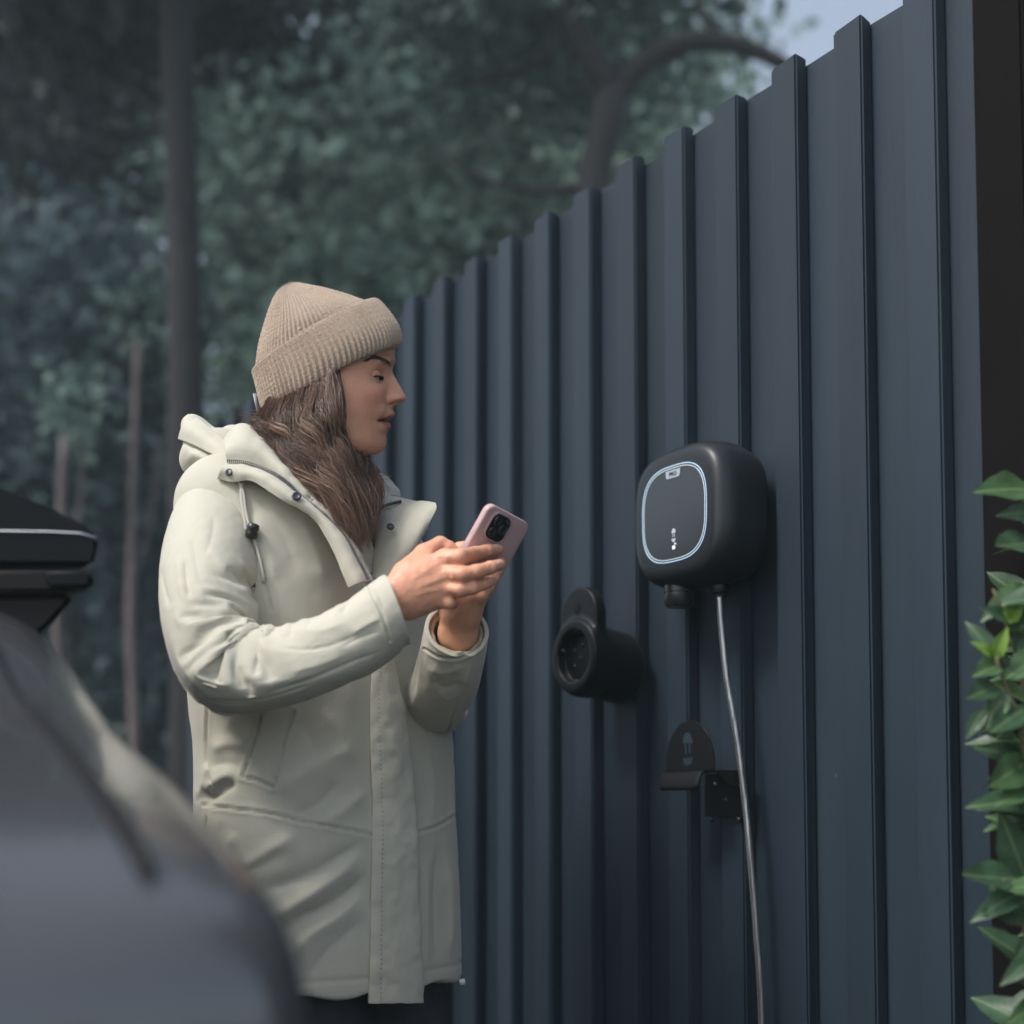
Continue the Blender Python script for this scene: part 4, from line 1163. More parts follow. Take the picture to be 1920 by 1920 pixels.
# --- sheets of cloth from a grid of traced control points
def sheet(name, rows, m, parent, th=.004, nu_=40, nv=10, noise=.0012, seed=0, off=0.0):
    R = [spline(np.array(r), nu_) for r in rows]
    R = np.array(R)                                  # m x nu x 3
    G = np.array([spline(R[:, i], nv) for i in range(nu_)])   # nu x nv x 3
    V = G.reshape(-1, 3)
    Qs = np.array([(i * nv + j, i * nv + j + 1, (i + 1) * nv + j + 1, (i + 1) * nv + j) for i in range(nu_ - 1) for j in range(nv - 1)])
    N_ = vnormals(V, Qs)
    flip = (N_ @ np.array([0, 1.0, 0])).mean() > 0
    if flip: Qs = Qs[:, ::-1]; N_ = -N_
    V = V + N_ * (noise * vnoise(V, 45, seed) + noise * .5 * vnoise(V, 110, seed + 1) + off)[:, None]
    o = mesh_np(name, P_(V), Qs, m, parent)
    md = o.modifiers.new('thick', 'SOLIDIFY'); md.thickness = th; md.offset = 0; md.use_even_offset = False
    bv = o.modifiers.new('soft', 'BEVEL'); bv.width = th * .42; bv.segments = 2; bv.limit_method = 'ANGLE'; bv.angle_limit = 1.0
    return o
def H3(pts, off, dflt=1.7): return [hit(x, y, off, dflt=dflt) for x, y in pts]
# storm flap of the zip, falling open on her near side
zipl = [(429, 869), (463, 872), (498, 884), (520, 895), (543, 911), (566, 934), (601, 961), (624, 982), (647, 1007), (674, 1055), (692, 1090)]
flap = [(409, 896), (436, 903), (462, 900), (482, 905), (506, 921), (532, 936), (560, 948), (586, 967), (612, 1003), (637, 1051), (656, 1102)]
def depthline(pts, y0, y1, y2):
    n = len(pts); ys = np.interp(np.linspace(0, 1, n), [0, .45, 1], [y0, y1, y2])
    return [K(p[0], p[1], y) for p, y in zip(pts, ys)]
zip3 = depthline(zipl, 1.690, 1.668, 1.664)
flap3 = depthline(flap, 1.688, 1.660, 1.660)
mid3 = [(a + b) / 2 + np.array([0, -.009, 0]) for a, b in zip(zip3, flap3)]
sheet('storm_flap', [zip3, mid3, flap3], M_shell, parka, .007, 70, 12, .0016, 3)
inner = [(424, 824), (448, 800), (486, 812), (516, 842), (545, 884), (578, 918), (614, 958), (640, 994), (664, 1030), (680, 1062), (696, 1092)]
in3 = depthline(inner, 1.735, 1.705, 1.690)
ctop = [(426, 845), (452, 830), (490, 845), (517, 868), (545, 898), (574, 927), (609, 960), (634, 990), (657, 1020), (678, 1060), (694, 1092)]
c3 = depthline(ctop, 1.695, 1.668, 1.668)
sheet('collar', [in3, c3, [p + np.array([0, .004, 0]) for p in zip3]], M_shell, parka, .009, 70, 14, .0022, 6)
inn_b = [K(x, y, 1.75) for x, y in ((430, 806), (470, 800), (520, 835), (552, 880), (590, 925), (640, 980), (690, 1075))]
inn_c = [K(x, y, 1.79) for x, y in ((445, 830), (480, 830), (530, 860), (565, 900), (605, 940), (655, 995), (700, 1080))]
sheet('collar_lining', [inn_b, inn_c], M_fleece, parka, .006, 40, 8, .003, 9)
# zip teeth along both edges
zs = spline(np.array(zip3), 190)
tv = []; tf = []
for i in range(0, 190):
    p = zs[i] + np.array([0.000, -.0078, .001]); T = zs[min(i + 1, 189)] - zs[max(i - 1, 0)]; T /= np.linalg.norm(T)
    a = np.cross(T, [0, -1, 0]); a /= np.linalg.norm(a); b = np.cross(T, a)
    if i % 2: continue
    s0 = len(tv)
    for sx in (-1, 1):
        for sy in (-1, 1):
            for sz in (-1, 1):
                tv.append(p + T * sx * .00055 + a * (sy * .0021) + b * sz * .0008)
    tf += [tuple(s0 + k for k in q) for q in ((0, 1, 3, 2), (4, 6, 7, 5), (0, 4, 5, 1), (2, 3, 7, 6), (0, 2, 6, 4), (1, 5, 7, 3))]
zo = mesh_np('zip', P_(tv), tf, M_zip, parka, smooth=False); zo['kind'] = 'stuff'
ed = spline(np.array(in3)[4:], 60) + np.array([.0, -.006, 0])
tube_obj('zip_edge', P_(ed), .0013, M_zip, parka, 6)
# snap studs on the flap and the far lapel
def snap(px, py, Y, n, r=.0062):
    p = np.array(K(px, py, Y)); n = np.asarray(n, float); n /= np.linalg.norm(n)
    Vg, Fg = lathe_geo([(r, 0), (r, .0015), (r * .8, .0028), (r * .62, .0028), (r * .55, .0016), (r * .2, .0016)], 20)
    q = Vector(n).to_track_quat('Z', 'Y').to_matrix()
    return fixn(mesh_np('snap_stud', P_([np.array(q @ Vector(v)) + p for v in Vg]), Fg, M_zip, parka))
snap(430, 886, 1.676, (-.1, -1, .25), .005)
snap(556, 931, 1.650, (.1, -1, .3), .006)
snap(732, 988, 1.742, (.3, -1, .4), .005)
# far lapel
l_top = [K(*p) for p in ((706, 925, 1.86), (738, 940, 1.83), (772, 944, 1.80), (800, 944, 1.785), (818, 948, 1.775))]
l_m1 = [K(*p) for p in ((702, 955, 1.84), (735, 966, 1.79), (768, 972, 1.76), (795, 968, 1.755), (817, 958, 1.765))]
l_m2 = [K(*p) for p in ((696, 1000, 1.82), (722, 1010, 1.765), (750, 1020, 1.74), (775, 1016, 1.74), (797, 992, 1.75))]
l_bot = [K(*p) for p in ((692, 1080, 1.79), (706, 1086, 1.745), (722, 1092, 1.73), (738, 1088, 1.735), (748, 1070, 1.75))]
sheet('lapel', [l_top, l_m1, l_m2, l_bot], M_shell, parka, .007, 36, 30, .0014, 12)
l2 = [K(*p) for p in ((704, 905, 1.87), (726, 930, 1.85), (752, 936, 1.84), (790, 944, 1.82))]
l3 = [K(*p) for p in ((704, 955, 1.83), (728, 958, 1.805), (752, 966, 1.79), (792, 975, 1.78))]
sheet('collar_stand', [l2, l3], M_shell, parka, .006, 24, 8, .0012, 14)
tube_obj('zip_end', P_(spline(np.array([K(704, 966, 1.80), K(718, 950, 1.795), K(735, 944, 1.80), (K(752, 940, 1.805))]), 14)), .0022, M_zip, parka, 6)
# puffy fleece roll of the far collar
def blob(name, items, h, m, parent, k=.012, noise=((-.002, 40, 3),), it=3, pre=None):
    pts = [K(*q) for q in items]
    lo = np.min([p - r for p, r in pts], 0) - .012; hi = np.max([p + r for p, r in pts], 0) + .012
    g = Grid(lo, hi, h); f = None
    for p, r in pts:
        q = np.sqrt((g.X - p[0]) ** 2 + (g.Y - p[1]) ** 2 + (g.Z - p[2]) ** 2) - r
        f = q if f is None else smin(f, q, k)
    g.f[:] = f
    V, Q = g.mesh(); V = relax(V, Q, it)
    V = noise_disp(V, vnormals(V, Q), noise)
    return V, Q
V, Q = blob('collar_roll', [(712, 905, 1.90, 17), (722, 918, 1.90, 19), (733, 928, 1.89, 15), (712, 940, 1.89, 20), (742, 926, 1.885, 8)], .002, None, None, .012, ((-.0022, 60, 3), (-.0015, 130, 4)))
mesh_np('collar_roll', P_(V), Q, M_fleece, parka)
# hood lying on her back
hood_keys = [(372, 830, 1.79, 20), (362, 868, 1.80, 24), (395, 852, 1.78, 30), (420, 866, 1.77, 34), (455, 850, 1.80, 40), (500, 850, 1.86, 46), (560, 850, 1.92, 48), (440, 836, 1.86, 40), (620, 868, 1.96, 36), (680, 900, 1.97, 28), (385, 812, 1.80, 13), (366, 800, 1.80, 9), (357, 793, 1.80, 6), (412, 832, 1.78, 16)]
V, Q = blob('hood', hood_keys, .003, None, None, .030, ((-.0018, 25, 5), (-.0012, 60, 6)), 4)
V = fold_disp(V, vnormals(V, Q), [([(340, 828), (375, 842), (410, 858), (430, 868)], -.0085, 5), ([(345, 815), (385, 830), (420, 850)], .004, 7), ([(352, 850), (380, 858), (410, 880)], .0045, 10), ([(350, 870), (372, 876), (395, 872)], -.004, 7)])
mesh_np('hood', P_(V), Q, M_shell, parka)
h1 = [K(*p) for p in ((353, 781, 1.800), (376, 792, 1.785), (400, 812, 1.765), (424, 832, 1.745), (440, 852, 1.725))]
h2 = [K(*p) for p in ((344, 800, 1.785), (368, 812, 1.765), (394, 828, 1.748), (416, 844, 1.735), (434, 862, 1.718))]
h3 = [K(*p) for p in ((337, 824, 1.790), (362, 834, 1.768), (388, 846, 1.750), (410, 858, 1.733), (428, 870, 1.712))]
sheet('hood_edge', [h1, h2, h3], M_shell, parka, .009, 34, 12, .0014, 21)
# drawcord with toggle on the chest
M_cord = mat('cord', (0.50, 0.48, 0.41), 0.8, bump=.0006, bump_scale=500)
for a, b_ in (((448, 905), 2), ((454, 904), -2)):
    pts = [a, (455 + b_, 930), (460 + b_, 960), (468 + b_, 995)]
    tube_obj('drawcord', P_(spline(np.array([hit(x, y, .006) for x, y in pts]), 24)), .0022, M_cord, parka, 8)
for pts in ([(466, 1000), (462, 1040), (470, 1080), (476, 1100)], [(474, 1002), (486, 1040), (496, 1080), (498, 1094)]):
    tube_obj('drawcord', P_(spline(np.array([hit(x, y, .004) for x, y in pts]), 24)), .0020, M_cord, parka, 8)
tg = hit(474, 1000, .010)
Vg, Fg = lathe_geo([(.004, -.0095), (.0072, -.008), (.0078, -.003), (.0066, 0), (.0078, .003), (.0072, .008), (.004, .0095)], 16)
tq = Vector((.25, -.2, 1)).to_track_quat('Z', 'Y').to_matrix()
fixn(mesh_np('toggle', P_([np.array(tq @ Vector(v)) + tg for v in Vg]), Fg, M_blackp, parka))
tube_obj('cord_end', P_([hit(474, 1086, .006), hit(477, 1102, .006)]), .0028, M_zip, parka, 8)
# placket down the front
pl_in = [(700, 1225), (694, 1300), (694, 1400), (697, 1500), (697, 1580), (695, 1680), (693, 1780), (692, 1874)]
pl_out = [(722, 1225), (742, 1310), (760, 1410), (768, 1500), (772, 1580), (775, 1680), (779, 1780), (783, 1874)]
pl_mid = [((a[0] * .5 + b[0] * .5), (a[1] + b[1]) / 2) for a, b in zip(pl_in, pl_out)]
pl_m2 = [((a[0] * .12 + b[0] * .88), (a[1] + b[1]) / 2) for a, b in zip(pl_in, pl_out)]
pl_m0 = [((a[0] * .85 + b[0] * .15), (a[1] + b[1]) / 2) for a, b in zip(pl_in, pl_out)]
rows = [H3(pl_in, .0005), H3(pl_m0, .0045), H3(pl_mid, .010), H3(pl_m2, .011), H3(pl_out, .008)]
for rr_ in rows:                                       # the hem row hangs just below the coat's own edge
    rr_[-1] = rr_[-2] + (rr_[-2] - rr_[-3]) * 1.0
pk = sheet('placket', rows, M_shell, parka, .007, 130, 24, .0018, 31)
st = spline(np.array([p + np.array([0.004, -.0045, 0]) for p in rows[1]]), 150)
for i in range(0, 148, 2):
    pass
stv = []; stf = []
for i in range(0, 149, 2):
    a = len(stv); Vt, Ft = tube_geo([st[i], st[i] * .3 + st[i + 1] * .7], .0007, 4)
    stv += list(Vt); stf += [tuple(a + k for k in q) for q in Ft]
so = mesh_np('stitching', P_(stv), stf, M_seam, parka); so['kind'] = 'stuff'
# pocket zip pull
tube_obj('pocket_zip', P_(spline(np.array([hit(x, y, .0015) for x, y in ((386, 1532), (384, 1555), (380, 1580), (375, 1604))]), 16)), .0016, M_seam, parka, 6)
tube_obj('hem_tab', P_([K(866, 1836, 1.80), K(868, 1846, 1.80)]), .004, M_fleece, parka, 8)
# shirt in the open neck
V, Q = blob('top', [(560, 900, 1.82, 60), (600, 960, 1.80, 70), (640, 1030, 1.80, 66), (660, 1100, 1.80, 60), (640, 900, 1.86, 60)], .005, None, None, .04, ((-.001, 30, 3),))
mesh_np('knit_top', P_(V), Q, M_dark, person)

# --- trousers and boots
def multi_cone(chains, h, k, noise=()):
    allp = [q for c in chains for q in c]
    lo = np.min([np.array(p) - r for p, r in allp], 0) - .02; hi = np.max([np.array(p) + r for p, r in allp], 0) + .02
    g = Grid(lo, hi, h); f = None
    for c in chains:
        for (a, r0), (b, r1) in zip(c[:-1], c[1:]):
            q = sd_cone(g.X, g.Y, g.Z, a, b, r0, r1)
            f = q if f is None else smin(f, q, k)
    g.f[:] = f
    V, Q = g.mesh(); V = relax(V, Q, 3)
    if noise: V = noise_disp(V, vnormals(V, Q), noise)
    return V, Q
cxh = K(640, 1700, 1.86)[0]
rt = np.array([-math.cos(math.radians(52)), -math.sin(math.radians(52)), 0]); fw_ = np.array([math.sin(math.radians(52)), -math.cos(math.radians(52)), 0])
hipc = np.array([cxh, 1.86, .88])
def leg_pts(s, w):
    h = hipc + rt * s * .075
    return [(h, .074 + w), (h + fw_ * .02 + np.array([0, 0, -.22]), .070 + w), (h + fw_ * .03 + np.array([0, 0, -.42]) - np.array([0, 0, .0]), .058 + w), (h + fw_ * .0 + np.array([0, 0, -.62]), .054 + w), (h - fw_ * .01 + np.array([0, 0, -.80]), .040 + w)]
M_jean = mat('black_denim', (0.012, 0.013, 0.017), 0.8, color2=(0.022, 0.023, 0.030), var_scale=30, bump=.0006, bump_scale=600)
V, Q = multi_cone([leg_pts(1, .010), leg_pts(-1, .010), [(hipc + np.array([0, 0, .02]), .085), (hipc + np.array([0, 0, .16]), .09)]], .007, .03, ((-.003, 14, 2), (-.002, 40, 3)))
mesh_np('trousers', P_(V), Q, M_jean, person)
M_boot = mat('black_boot', (0.015, 0.014, 0.014), 0.4, bump=.0004, bump_scale=200)
for s in (1, -1):
    a = leg_pts(s, 0)[-1][0]
    V, Q = multi_cone([[(a + np.array([0, 0, .10]), .052), (a + np.array([0, 0, .0]), .050), (a + np.array([0, 0, -.04]), .045), (a + fw_ * .10 + np.array([0, 0, -.04]), .040), (a + fw_ * .17 + np.array([0, 0, -.045]), .034)]], .005, .02)
    V[:, 2] = np.maximum(V[:, 2], .004)
    mesh_np('boot', P_(V), Q, M_boot, person)
# ------------------------------------------------------------------ the woman: head, hands, body (one mesh)
YH = 1.80
YAW = math.radians(-5)                                      # face turned a little towards the lens
SKIN = np.array([0.70, 0.365, 0.228])
prof = [  # front px, front py, back px, back py, half width m, base front px (face without nose, lips and chin)
    (618, 570, 560, 580, .026, 618), (664, 596, 524, 606, .050, 664), (708, 622, 502, 632, .064, 708), (738, 640, 492, 650, .0715, 738), (742.5, 655, 491, 670, .0725, 742.5), (742, 664, 491, 680, .0727, 742),
    (740, 676, 492, 690, .0725, 740.5), (738, 688, 494, 700, .0722, 738.5), (737.5, 694, 495, 705, .0722, 737.5), (737.8, 699, 496, 708, .0721, 736.5), (741, 707, 498, 714, .0720, 735.5), (745.5, 715, 500, 720, .0718, 735), (750, 723, 503, 724, .0715, 734.5), (754.5, 731, 506, 728, .0711, 734.5), (759, 739, 509, 732, .0706, 734.5),
    (762.5, 745, 512, 735, .0701, 734.5), (764.3, 749.5, 515, 738, .0697, 734.5), (764, 753, 517, 740, .0693, 734.8), (761, 757, 519, 742, .0689, 735), (755, 760, 521, 744, .0686, 735), (748, 762.5, 523, 746, .0682, 735), (742.5, 765.5, 525, 748, .0679, 735), (740, 769.5, 527, 750, .0675, 735),
    (740, 773.5, 529, 752, .0671, 734.5), (742.3, 777.5, 531, 754, .0667, 734), (743.2, 781, 533, 756, .0663, 733), (741.5, 784.5, 535, 758, .0659, 732), (737.5, 788, 537, 760, .0655, 730.5), (732, 791, 538, 761, .0652, 729.5), (729.5, 793.3, 539, 762, .065, 728.5), (731.5, 795.8, 540, 764, .0647, 728), (735, 799, 541, 766, .0643, 727),
    (736, 803, 543, 768, .0639, 726), (734.5, 807.5, 545, 771, .0634, 725), (730.5, 812, 547, 774, .0629, 724), (726.5, 816.5, 549, 777, .0623, 723.5), (726, 822, 552, 780, .0616, 723), (727, 828, 555, 784, .0608, 722.5), (727.3, 834, 558, 788, .0598, 722), (725.5, 841, 561, 792, .0585, 720), (721.5, 847, 564, 797, .0568, 716), (715, 852, 566, 802, .0545, 710), (707, 855, 568, 808, .0520, 703),
    (697, 856.5, 570, 815, .0495, 694), (685, 857.5, 572, 824, .0475, 683), (674, 861, 574, 834, .0465, 673), (666, 870, 575, 846, .0460, 666), (661, 885, 574, 862, .0465, 661), (658, 910, 570, 885, .0490, 658), (656, 950, 560, 920, .053, 656)]
pa = np.array(prof, float)
tt = np.r_[0, np.cumsum(np.hypot(np.diff(pa[:, 0]) * .5, np.diff(pa[:, 1])))]
ts = np.linspace(0, tt[-1], 330)
pr = np.stack([np.interp(ts, tt, pa[:, k]) for k in range(6)], 1)
ker = np.exp(-np.linspace(-2, 2, 5) ** 2 / 2); ker /= ker.sum()
prs = pr.copy()
for k in range(6):
    prs[:, k] = np.convolve(np.pad(pr[:, k], 2, mode='edge'), ker, 'valid')
kk = YH / FPX
def hx(px): return (px - 640) * kk
NT = 301
th = np.linspace(-np.pi, np.pi, NT)
th = np.sign(th) * np.pi * (np.abs(th) / np.pi) ** 1.35                 # more columns near the midline
Fx, Fz, Bx, Bz, Wd, B0 = prs.T
rows_z = Fz
C2 = ((B0 + Bx) / 2 - 640) * kk; A2 = ((B0 - Bx) / 2) * kk
e_ = 2.15
ct = np.sign(np.cos(th)) * np.abs(np.cos(th)) ** (2 / e_); st_ = np.sign(np.sin(th)) * np.abs(np.sin(th)) ** (2 / e_)
x = C2[:, None] + A2[:, None] * ct[None]
y = Wd[:, None] * st_[None]                                             # + is her left, away from the lens
fr = (ct[None] + 1) / 2
zpx = Fz[:, None] * fr + Bz[:, None] * (1 - fr)
PYr = np.repeat(Fz[:, None], NT, 1)
# facial relief: protrusion of the traced profile, spread sideways by feature
pro = (Fx - B0) * kk
front = np.clip((ct[None] - .15) / .5, 0, 1)
def band(v, a, b, s=3.0): return 1 / (1 + np.exp(-(v - a) / s)) / (1 + np.exp((v - b) / s))
nosew = np.interp(Fz, [690, 705, 725, 740, 750, 757, 764, 770], [.0060, .0066, .0085, .0112, .0128, .0125, .0095, .008])
lipw = .0195; chw = .017
inn = ((Fz > 690) & (Fz < 769)).astype(float)
wsel = np.where(Fz < 769, nosew, np.where(Fz < 815, lipw, chw))
wsel = np.convolve(np.pad(wsel, 4, mode='edge'), np.ones(9) / 9, 'valid')
gp_ = np.where((Fz < 769)[:, None], np.exp(-np.abs(y / wsel[:, None]) ** 2.4), np.exp(-np.abs(y / wsel[:, None]) ** 2.2))
x = x + pro[:, None] * gp_ * (ct[None] > 0)
def G2(py0, y0, sp, sy): return np.exp(-((PYr - py0) / sp) ** 2) * (np.exp(-((y - y0) / sy) ** 2) + np.exp(-((y + y0) / sy) ** 2)) * (ct[None] > 0)
# alar wings, nostrils, eye sockets, brow ridge, cheekbones, philtrum, mouth corners
x += .0072 * G2(751, .0128, 6.5, .0042)
x -= .0060 * G2(760.5, .0070, 2.6, .0036)
x -= .0022 * G2(748, .0185, 9, .0035)
x -= .0080 * G2(710, .0300, 13, .0140)
x += .0030 * G2(681, .024, 7, .016)
x += .0052 * G2(742, .0440, 20, .018)
x -= .0012 * G2(790, .0440, 26, .016)
x -= .0010 * np.exp(-((PYr - 771) / 6) ** 2) * np.exp(-(y / .0030) ** 2) * (ct[None] > 0)
x -= .0040 * G2(793, .0245, 5, .0050)
x += .0020 * G2(772, .0280, 10, .006)
x -= .0065 * np.exp(-((PYr - (793 - np.abs(y) * 60)) / 1.6) ** 2) * (np.abs(y) < .0235) * (ct[None] > 0) * np.clip((.0245 - np.abs(y)) / .005, 0, 1)
# head frame -> world
hc = K(640, 740, YH)
zz = hc[2] + (740 - zpx) * kk * 1.0
cy, sy_ = math.cos(YAW), math.sin(YAW)
HX = hc[0] + x * cy - y * sy_; HY = YH + x * sy_ + y * cy
# keep the traced outline: depth changes along the view ray are negligible, heights follow the profile plane
hz0 = np.array([K(700, p, YH)[2] for p in (500, 1000)])
LEAN = 0.30
zz = np.interp(zpx, [500, 1000], hz0) + y * LEAN
HV = np.stack([HX, HY, zz], -1).reshape(-1, 3)
nr = len(Fz)
HQ = np.array([(i * NT + j, i * NT + j + 1, (i + 1) * NT + j + 1, (i + 1) * NT + j) for i in range(nr - 1) for j in range(NT - 1)])
# vertex colours: lips, brows, flushed cheeks, darker eye sockets, shade painted into the mouth
col = np.ones((nr, NT, 3)) * SKIN
def blendc(m, c):
    global col
    m = np.clip(m, 0, 1)[..., None]; col = col * (1 - m) + np.array(c) * m
fc = (ct[None] > 0)
blendc(.55 * G2(748, .046, 24, .024), (0.64, 0.270, 0.180))
blendc(.35 * G2(752, .006, 8, .012), (0.52, 0.24, 0.17))
ay = np.abs(y)
up_top = 778.5 + np.clip(ay / .023, 0, 1) ** 1.6 * 11; lo_bot = 811 - np.clip(ay / .022, 0, 1) ** 2.0 * 15
lips = band(PYr, up_top, lo_bot, 1.0) * (1 / (1 + np.exp((ay - .0232) / .0010))) * fc
blendc(lips * .9, (0.42, 0.125, 0.120))
blendc(np.exp(-((PYr - (793 - ay * 60)) / 1.5) ** 2) * (ay < .0235) * fc, (0.05, 0.015, 0.015))  # shade of the parted lips, painted as a dark line
bc = np.interp(ay, [.008, .014, .024, .036, .046], [684, 677.5, 671, 670, 679])
bw = np.interp(ay, [.007, .012, .026, .046], [4.0, 4.4, 3.6, 1.2])
brow = np.exp(-((PYr - bc) / bw) ** 2) * (ay > .0065) * (ay < .047) * fc
blendc(brow * .38, (0.050, 0.030, 0.022))
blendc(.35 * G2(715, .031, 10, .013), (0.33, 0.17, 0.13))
HC = col.reshape(-1, 3)

# --- phone frame (traced from its top edge and camera plate)
ph_o = np.array(K(921, 944, 1.635))
pW = np.array([.645, .743, -.18]); pW /= np.linalg.norm(pW)
pL = np.array([.495, -.226, .839]); pL -= pW * (pL @ pW); pL /= np.linalg.norm(pL)
pN = np.cross(pW, pL)                                                   # out of the back of the phone
PHW, PHL, PHT = .0785, .148, .0105
def on_phone(px, py, off):
    """point seen at (px,py) lying off metres outside the phone's back"""
    o = np.array([0, 0, CAM_Z]); d = np.array(W(px, py, 1.0)) - o
    k = ((ph_o + pN * off - o) @ pN) / (d @ pN)
    return o + d * k

# --- hands
def hand(chains, palm, h, seed, kf=.005, kp=.012):
    allp = [q for c in chains for q in c] + [q for c in palm for q in c[:2]]
    lo = np.min([np.array(p) - r for p, r in allp], 0) - .008; hi = np.max([np.array(p) + r for p, r in allp], 0) + .008
    g = Grid(lo, hi, h); f = None
    for c in palm:
        (a, r0), (b, r1) = c[0], c[1]
        q = sd_cone(g.X, g.Y, g.Z, a, b, r0, r1, c[2] if len(c) > 2 else None)
        f = q if f is None else smin(f, q, kp)
    for c in chains:
        fi = None
        for (a, r0), (b, r1) in zip(c[:-1], c[1:]):
            q = sd_cone(g.X, g.Y, g.Z, a, b, r0, r1)
            fi = q if fi is None else smin(fi, q, .0025)
        f = smin(f, fi, kf)
    g.f[:] = f
    V, Q = g.mesh(); V = relax(V, Q, 2)
    return V, Q
def Kp(px, py, off_px, r):                                             # a finger joint resting on the phone's back
    rr = r * 1.6 / FPX
    return (on_phone(px, py, rr * 1.0 + off_px), rr)
vdir = (0, -1, -.05)
nf_index = [K(833, 1046, 1.600, 17), K(862, 1044, 1.590, 15), Kp(890, 1038, .004, 13.8), Kp(914, 1032, .001, 12.6), Kp(934, 1030, -.001, 10.5)]
nf_mid = [K(842, 1076, 1.596, 17), K(868, 1077, 1.588, 15), K(894, 1072, 1.592, 13.8), K(920, 1064, 1.606, 12.6), K(937, 1059, 1.622, 10.5)]
nf_ring = [K(838, 1102, 1.600, 15.5), K(862, 1107, 1.592, 13.6), K(885, 1103, 1.596, 12.4), K(906, 1096, 1.608, 11.4), K(922, 1089, 1.622, 9.6)]
nf_pink = [K(822, 1124, 1.606, 14), K(842, 1130, 1.602, 12.5), K(850, 1132, 1.612, 10.5)]
nf_thumb = [K(772, 1066, 1.618, 22), K(795, 1038, 1.630, 18.5), K(826, 1021, 1.640, 15.5), K(842, 1028, 1.640, 13.5), K(856, 1038, 1.640, 10.5)]
w_n = K(742, 1122, 1.600, 37)
palm_n = [((K(700, 1140, 1.59, 35)[0], .0225), (w_n[0], .0225), (vdir, .78)), ((w_n[0], .0225), (K(800, 1090, 1.602)[0:3], .0235), (vdir, .62)), ((K(768, 1092, 1.606), .022), (K(833, 1050, 1.602), .0125), (vdir, .8)),
          ((K(768, 1105, 1.602), .022), (K(842, 1078, 1.600), .0125), (vdir, .8)), ((K(768, 1120, 1.602), .020), (K(838, 1102, 1.603), .0120), (vdir, .8)), ((K(770, 1132, 1.604), .0175), (K(822, 1124, 1.607), .0115), (vdir, .8)),
          ((K(765, 1075, 1.612), .017), (K(800, 1045, 1.625), .0125))]
NV, NQ = hand([nf_index, nf_mid, nf_ring, nf_pink, nf_thumb], palm_n, .0013, 1)
# knuckles, tendons and creases on the back of the hand
hand_f = [([(770, 1092), (800, 1070), (832, 1050)], .0006, 4), ([(775, 1106), (810, 1092), (842, 1080)], .0006, 4), ([(776, 1118), (806, 1110), (836, 1103)], .0005, 4), ([(790, 1088), (812, 1076), (838, 1064)], -.0005, 4.5), ([(795, 1104), (815, 1098), (838, 1092)], -.0005, 4),
          ([(836, 1040), (838, 1050), (838, 1058)], .0016, 6), ([(846, 1068), (850, 1078), (848, 1088)], .0020, 6), ([(842, 1096), (845, 1104), (842, 1110)], .0016, 6),
          ([(888, 1030), (890, 1038), (890, 1046)], .0010, 5), ([(894, 1064), (895, 1072), (894, 1080)], .0010, 5), ([(812, 1040), (820, 1036), (830, 1036)], -.0012, 4), ([(760, 1060), (772, 1048), (786, 1038)], .0008, 6)]
NV = fold_disp(NV, vnormals(NV, NQ), hand_f)
NV = noise_disp(NV, vnormals(NV, NQ), [(-.00035, 140, 3), (-.00015, 400, 4)])
# far hand: cradles the phone from below
ff_thumb = [K(858, 1085, 1.690, 19), K(852, 1052, 1.690, 16.5), K(862, 1030, 1.682, 14), K(880, 1024, 1.672, 11.5)]
ff_a = [K(884, 1094, 1.680, 16), K(912, 1080, 1.666, 13), K(934, 1066, 1.674, 11.5), K(940, 1054, 1.690, 9.5)]
ff_b = [K(884, 1112, 1.676, 16), K(910, 1098, 1.662, 13), K(926, 1084, 1.668, 11), K(930, 1074, 1.682, 9.5)]
ff_c = [K(880, 1130, 1.674, 15), K(902, 1118, 1.660, 12.5), K(916, 1102, 1.664, 10.5), K(920, 1090, 1.676, 9)]
w_f = K(858, 1190, 1.700)
palm_f = [((K(848, 1235, 1.74), .0235), (w_f, .0225), (vdir, .8)), ((w_f, .0225), (K(868, 1130, 1.676), .0260), (vdir, .7)), ((K(862, 1140, 1.680), .023), (K(886, 1092, 1.668), .0150)), ((K(856, 1130, 1.684), .018), (K(858, 1085, 1.690), .0140)), ((K(870, 1150, 1.676), .018), (K(882, 1120, 1.664), .0140))]
FV, FQ = hand([ff_thumb, ff_a, ff_b, ff_c], palm_f, .0015, 2)
FV = noise_disp(FV, vnormals(FV, FQ), [(-.00035, 140, 5)])
crease = []
for cx_, cy_, dx_, hh in ((889, 1037, 1.5, 9), (893, 1037, 1.5, 9), (914, 1032, 1.5, 8), (895, 1071, 1.5, 8), (899, 1070, 1.5, 8), (920, 1064, 1.5, 7), (885, 1102, 1.5, 7), (889, 1101, 1.5, 7), (828, 1020, 3, 8), (832, 1021, 3, 8)):
    crease.append(([(cx_ - dx_, cy_ - hh), (cx_ + dx_ * .4, cy_), (cx_ + dx_, cy_ + hh)], -.00085, 1.6))
NV = fold_disp(NV, vnormals(NV, NQ), crease)
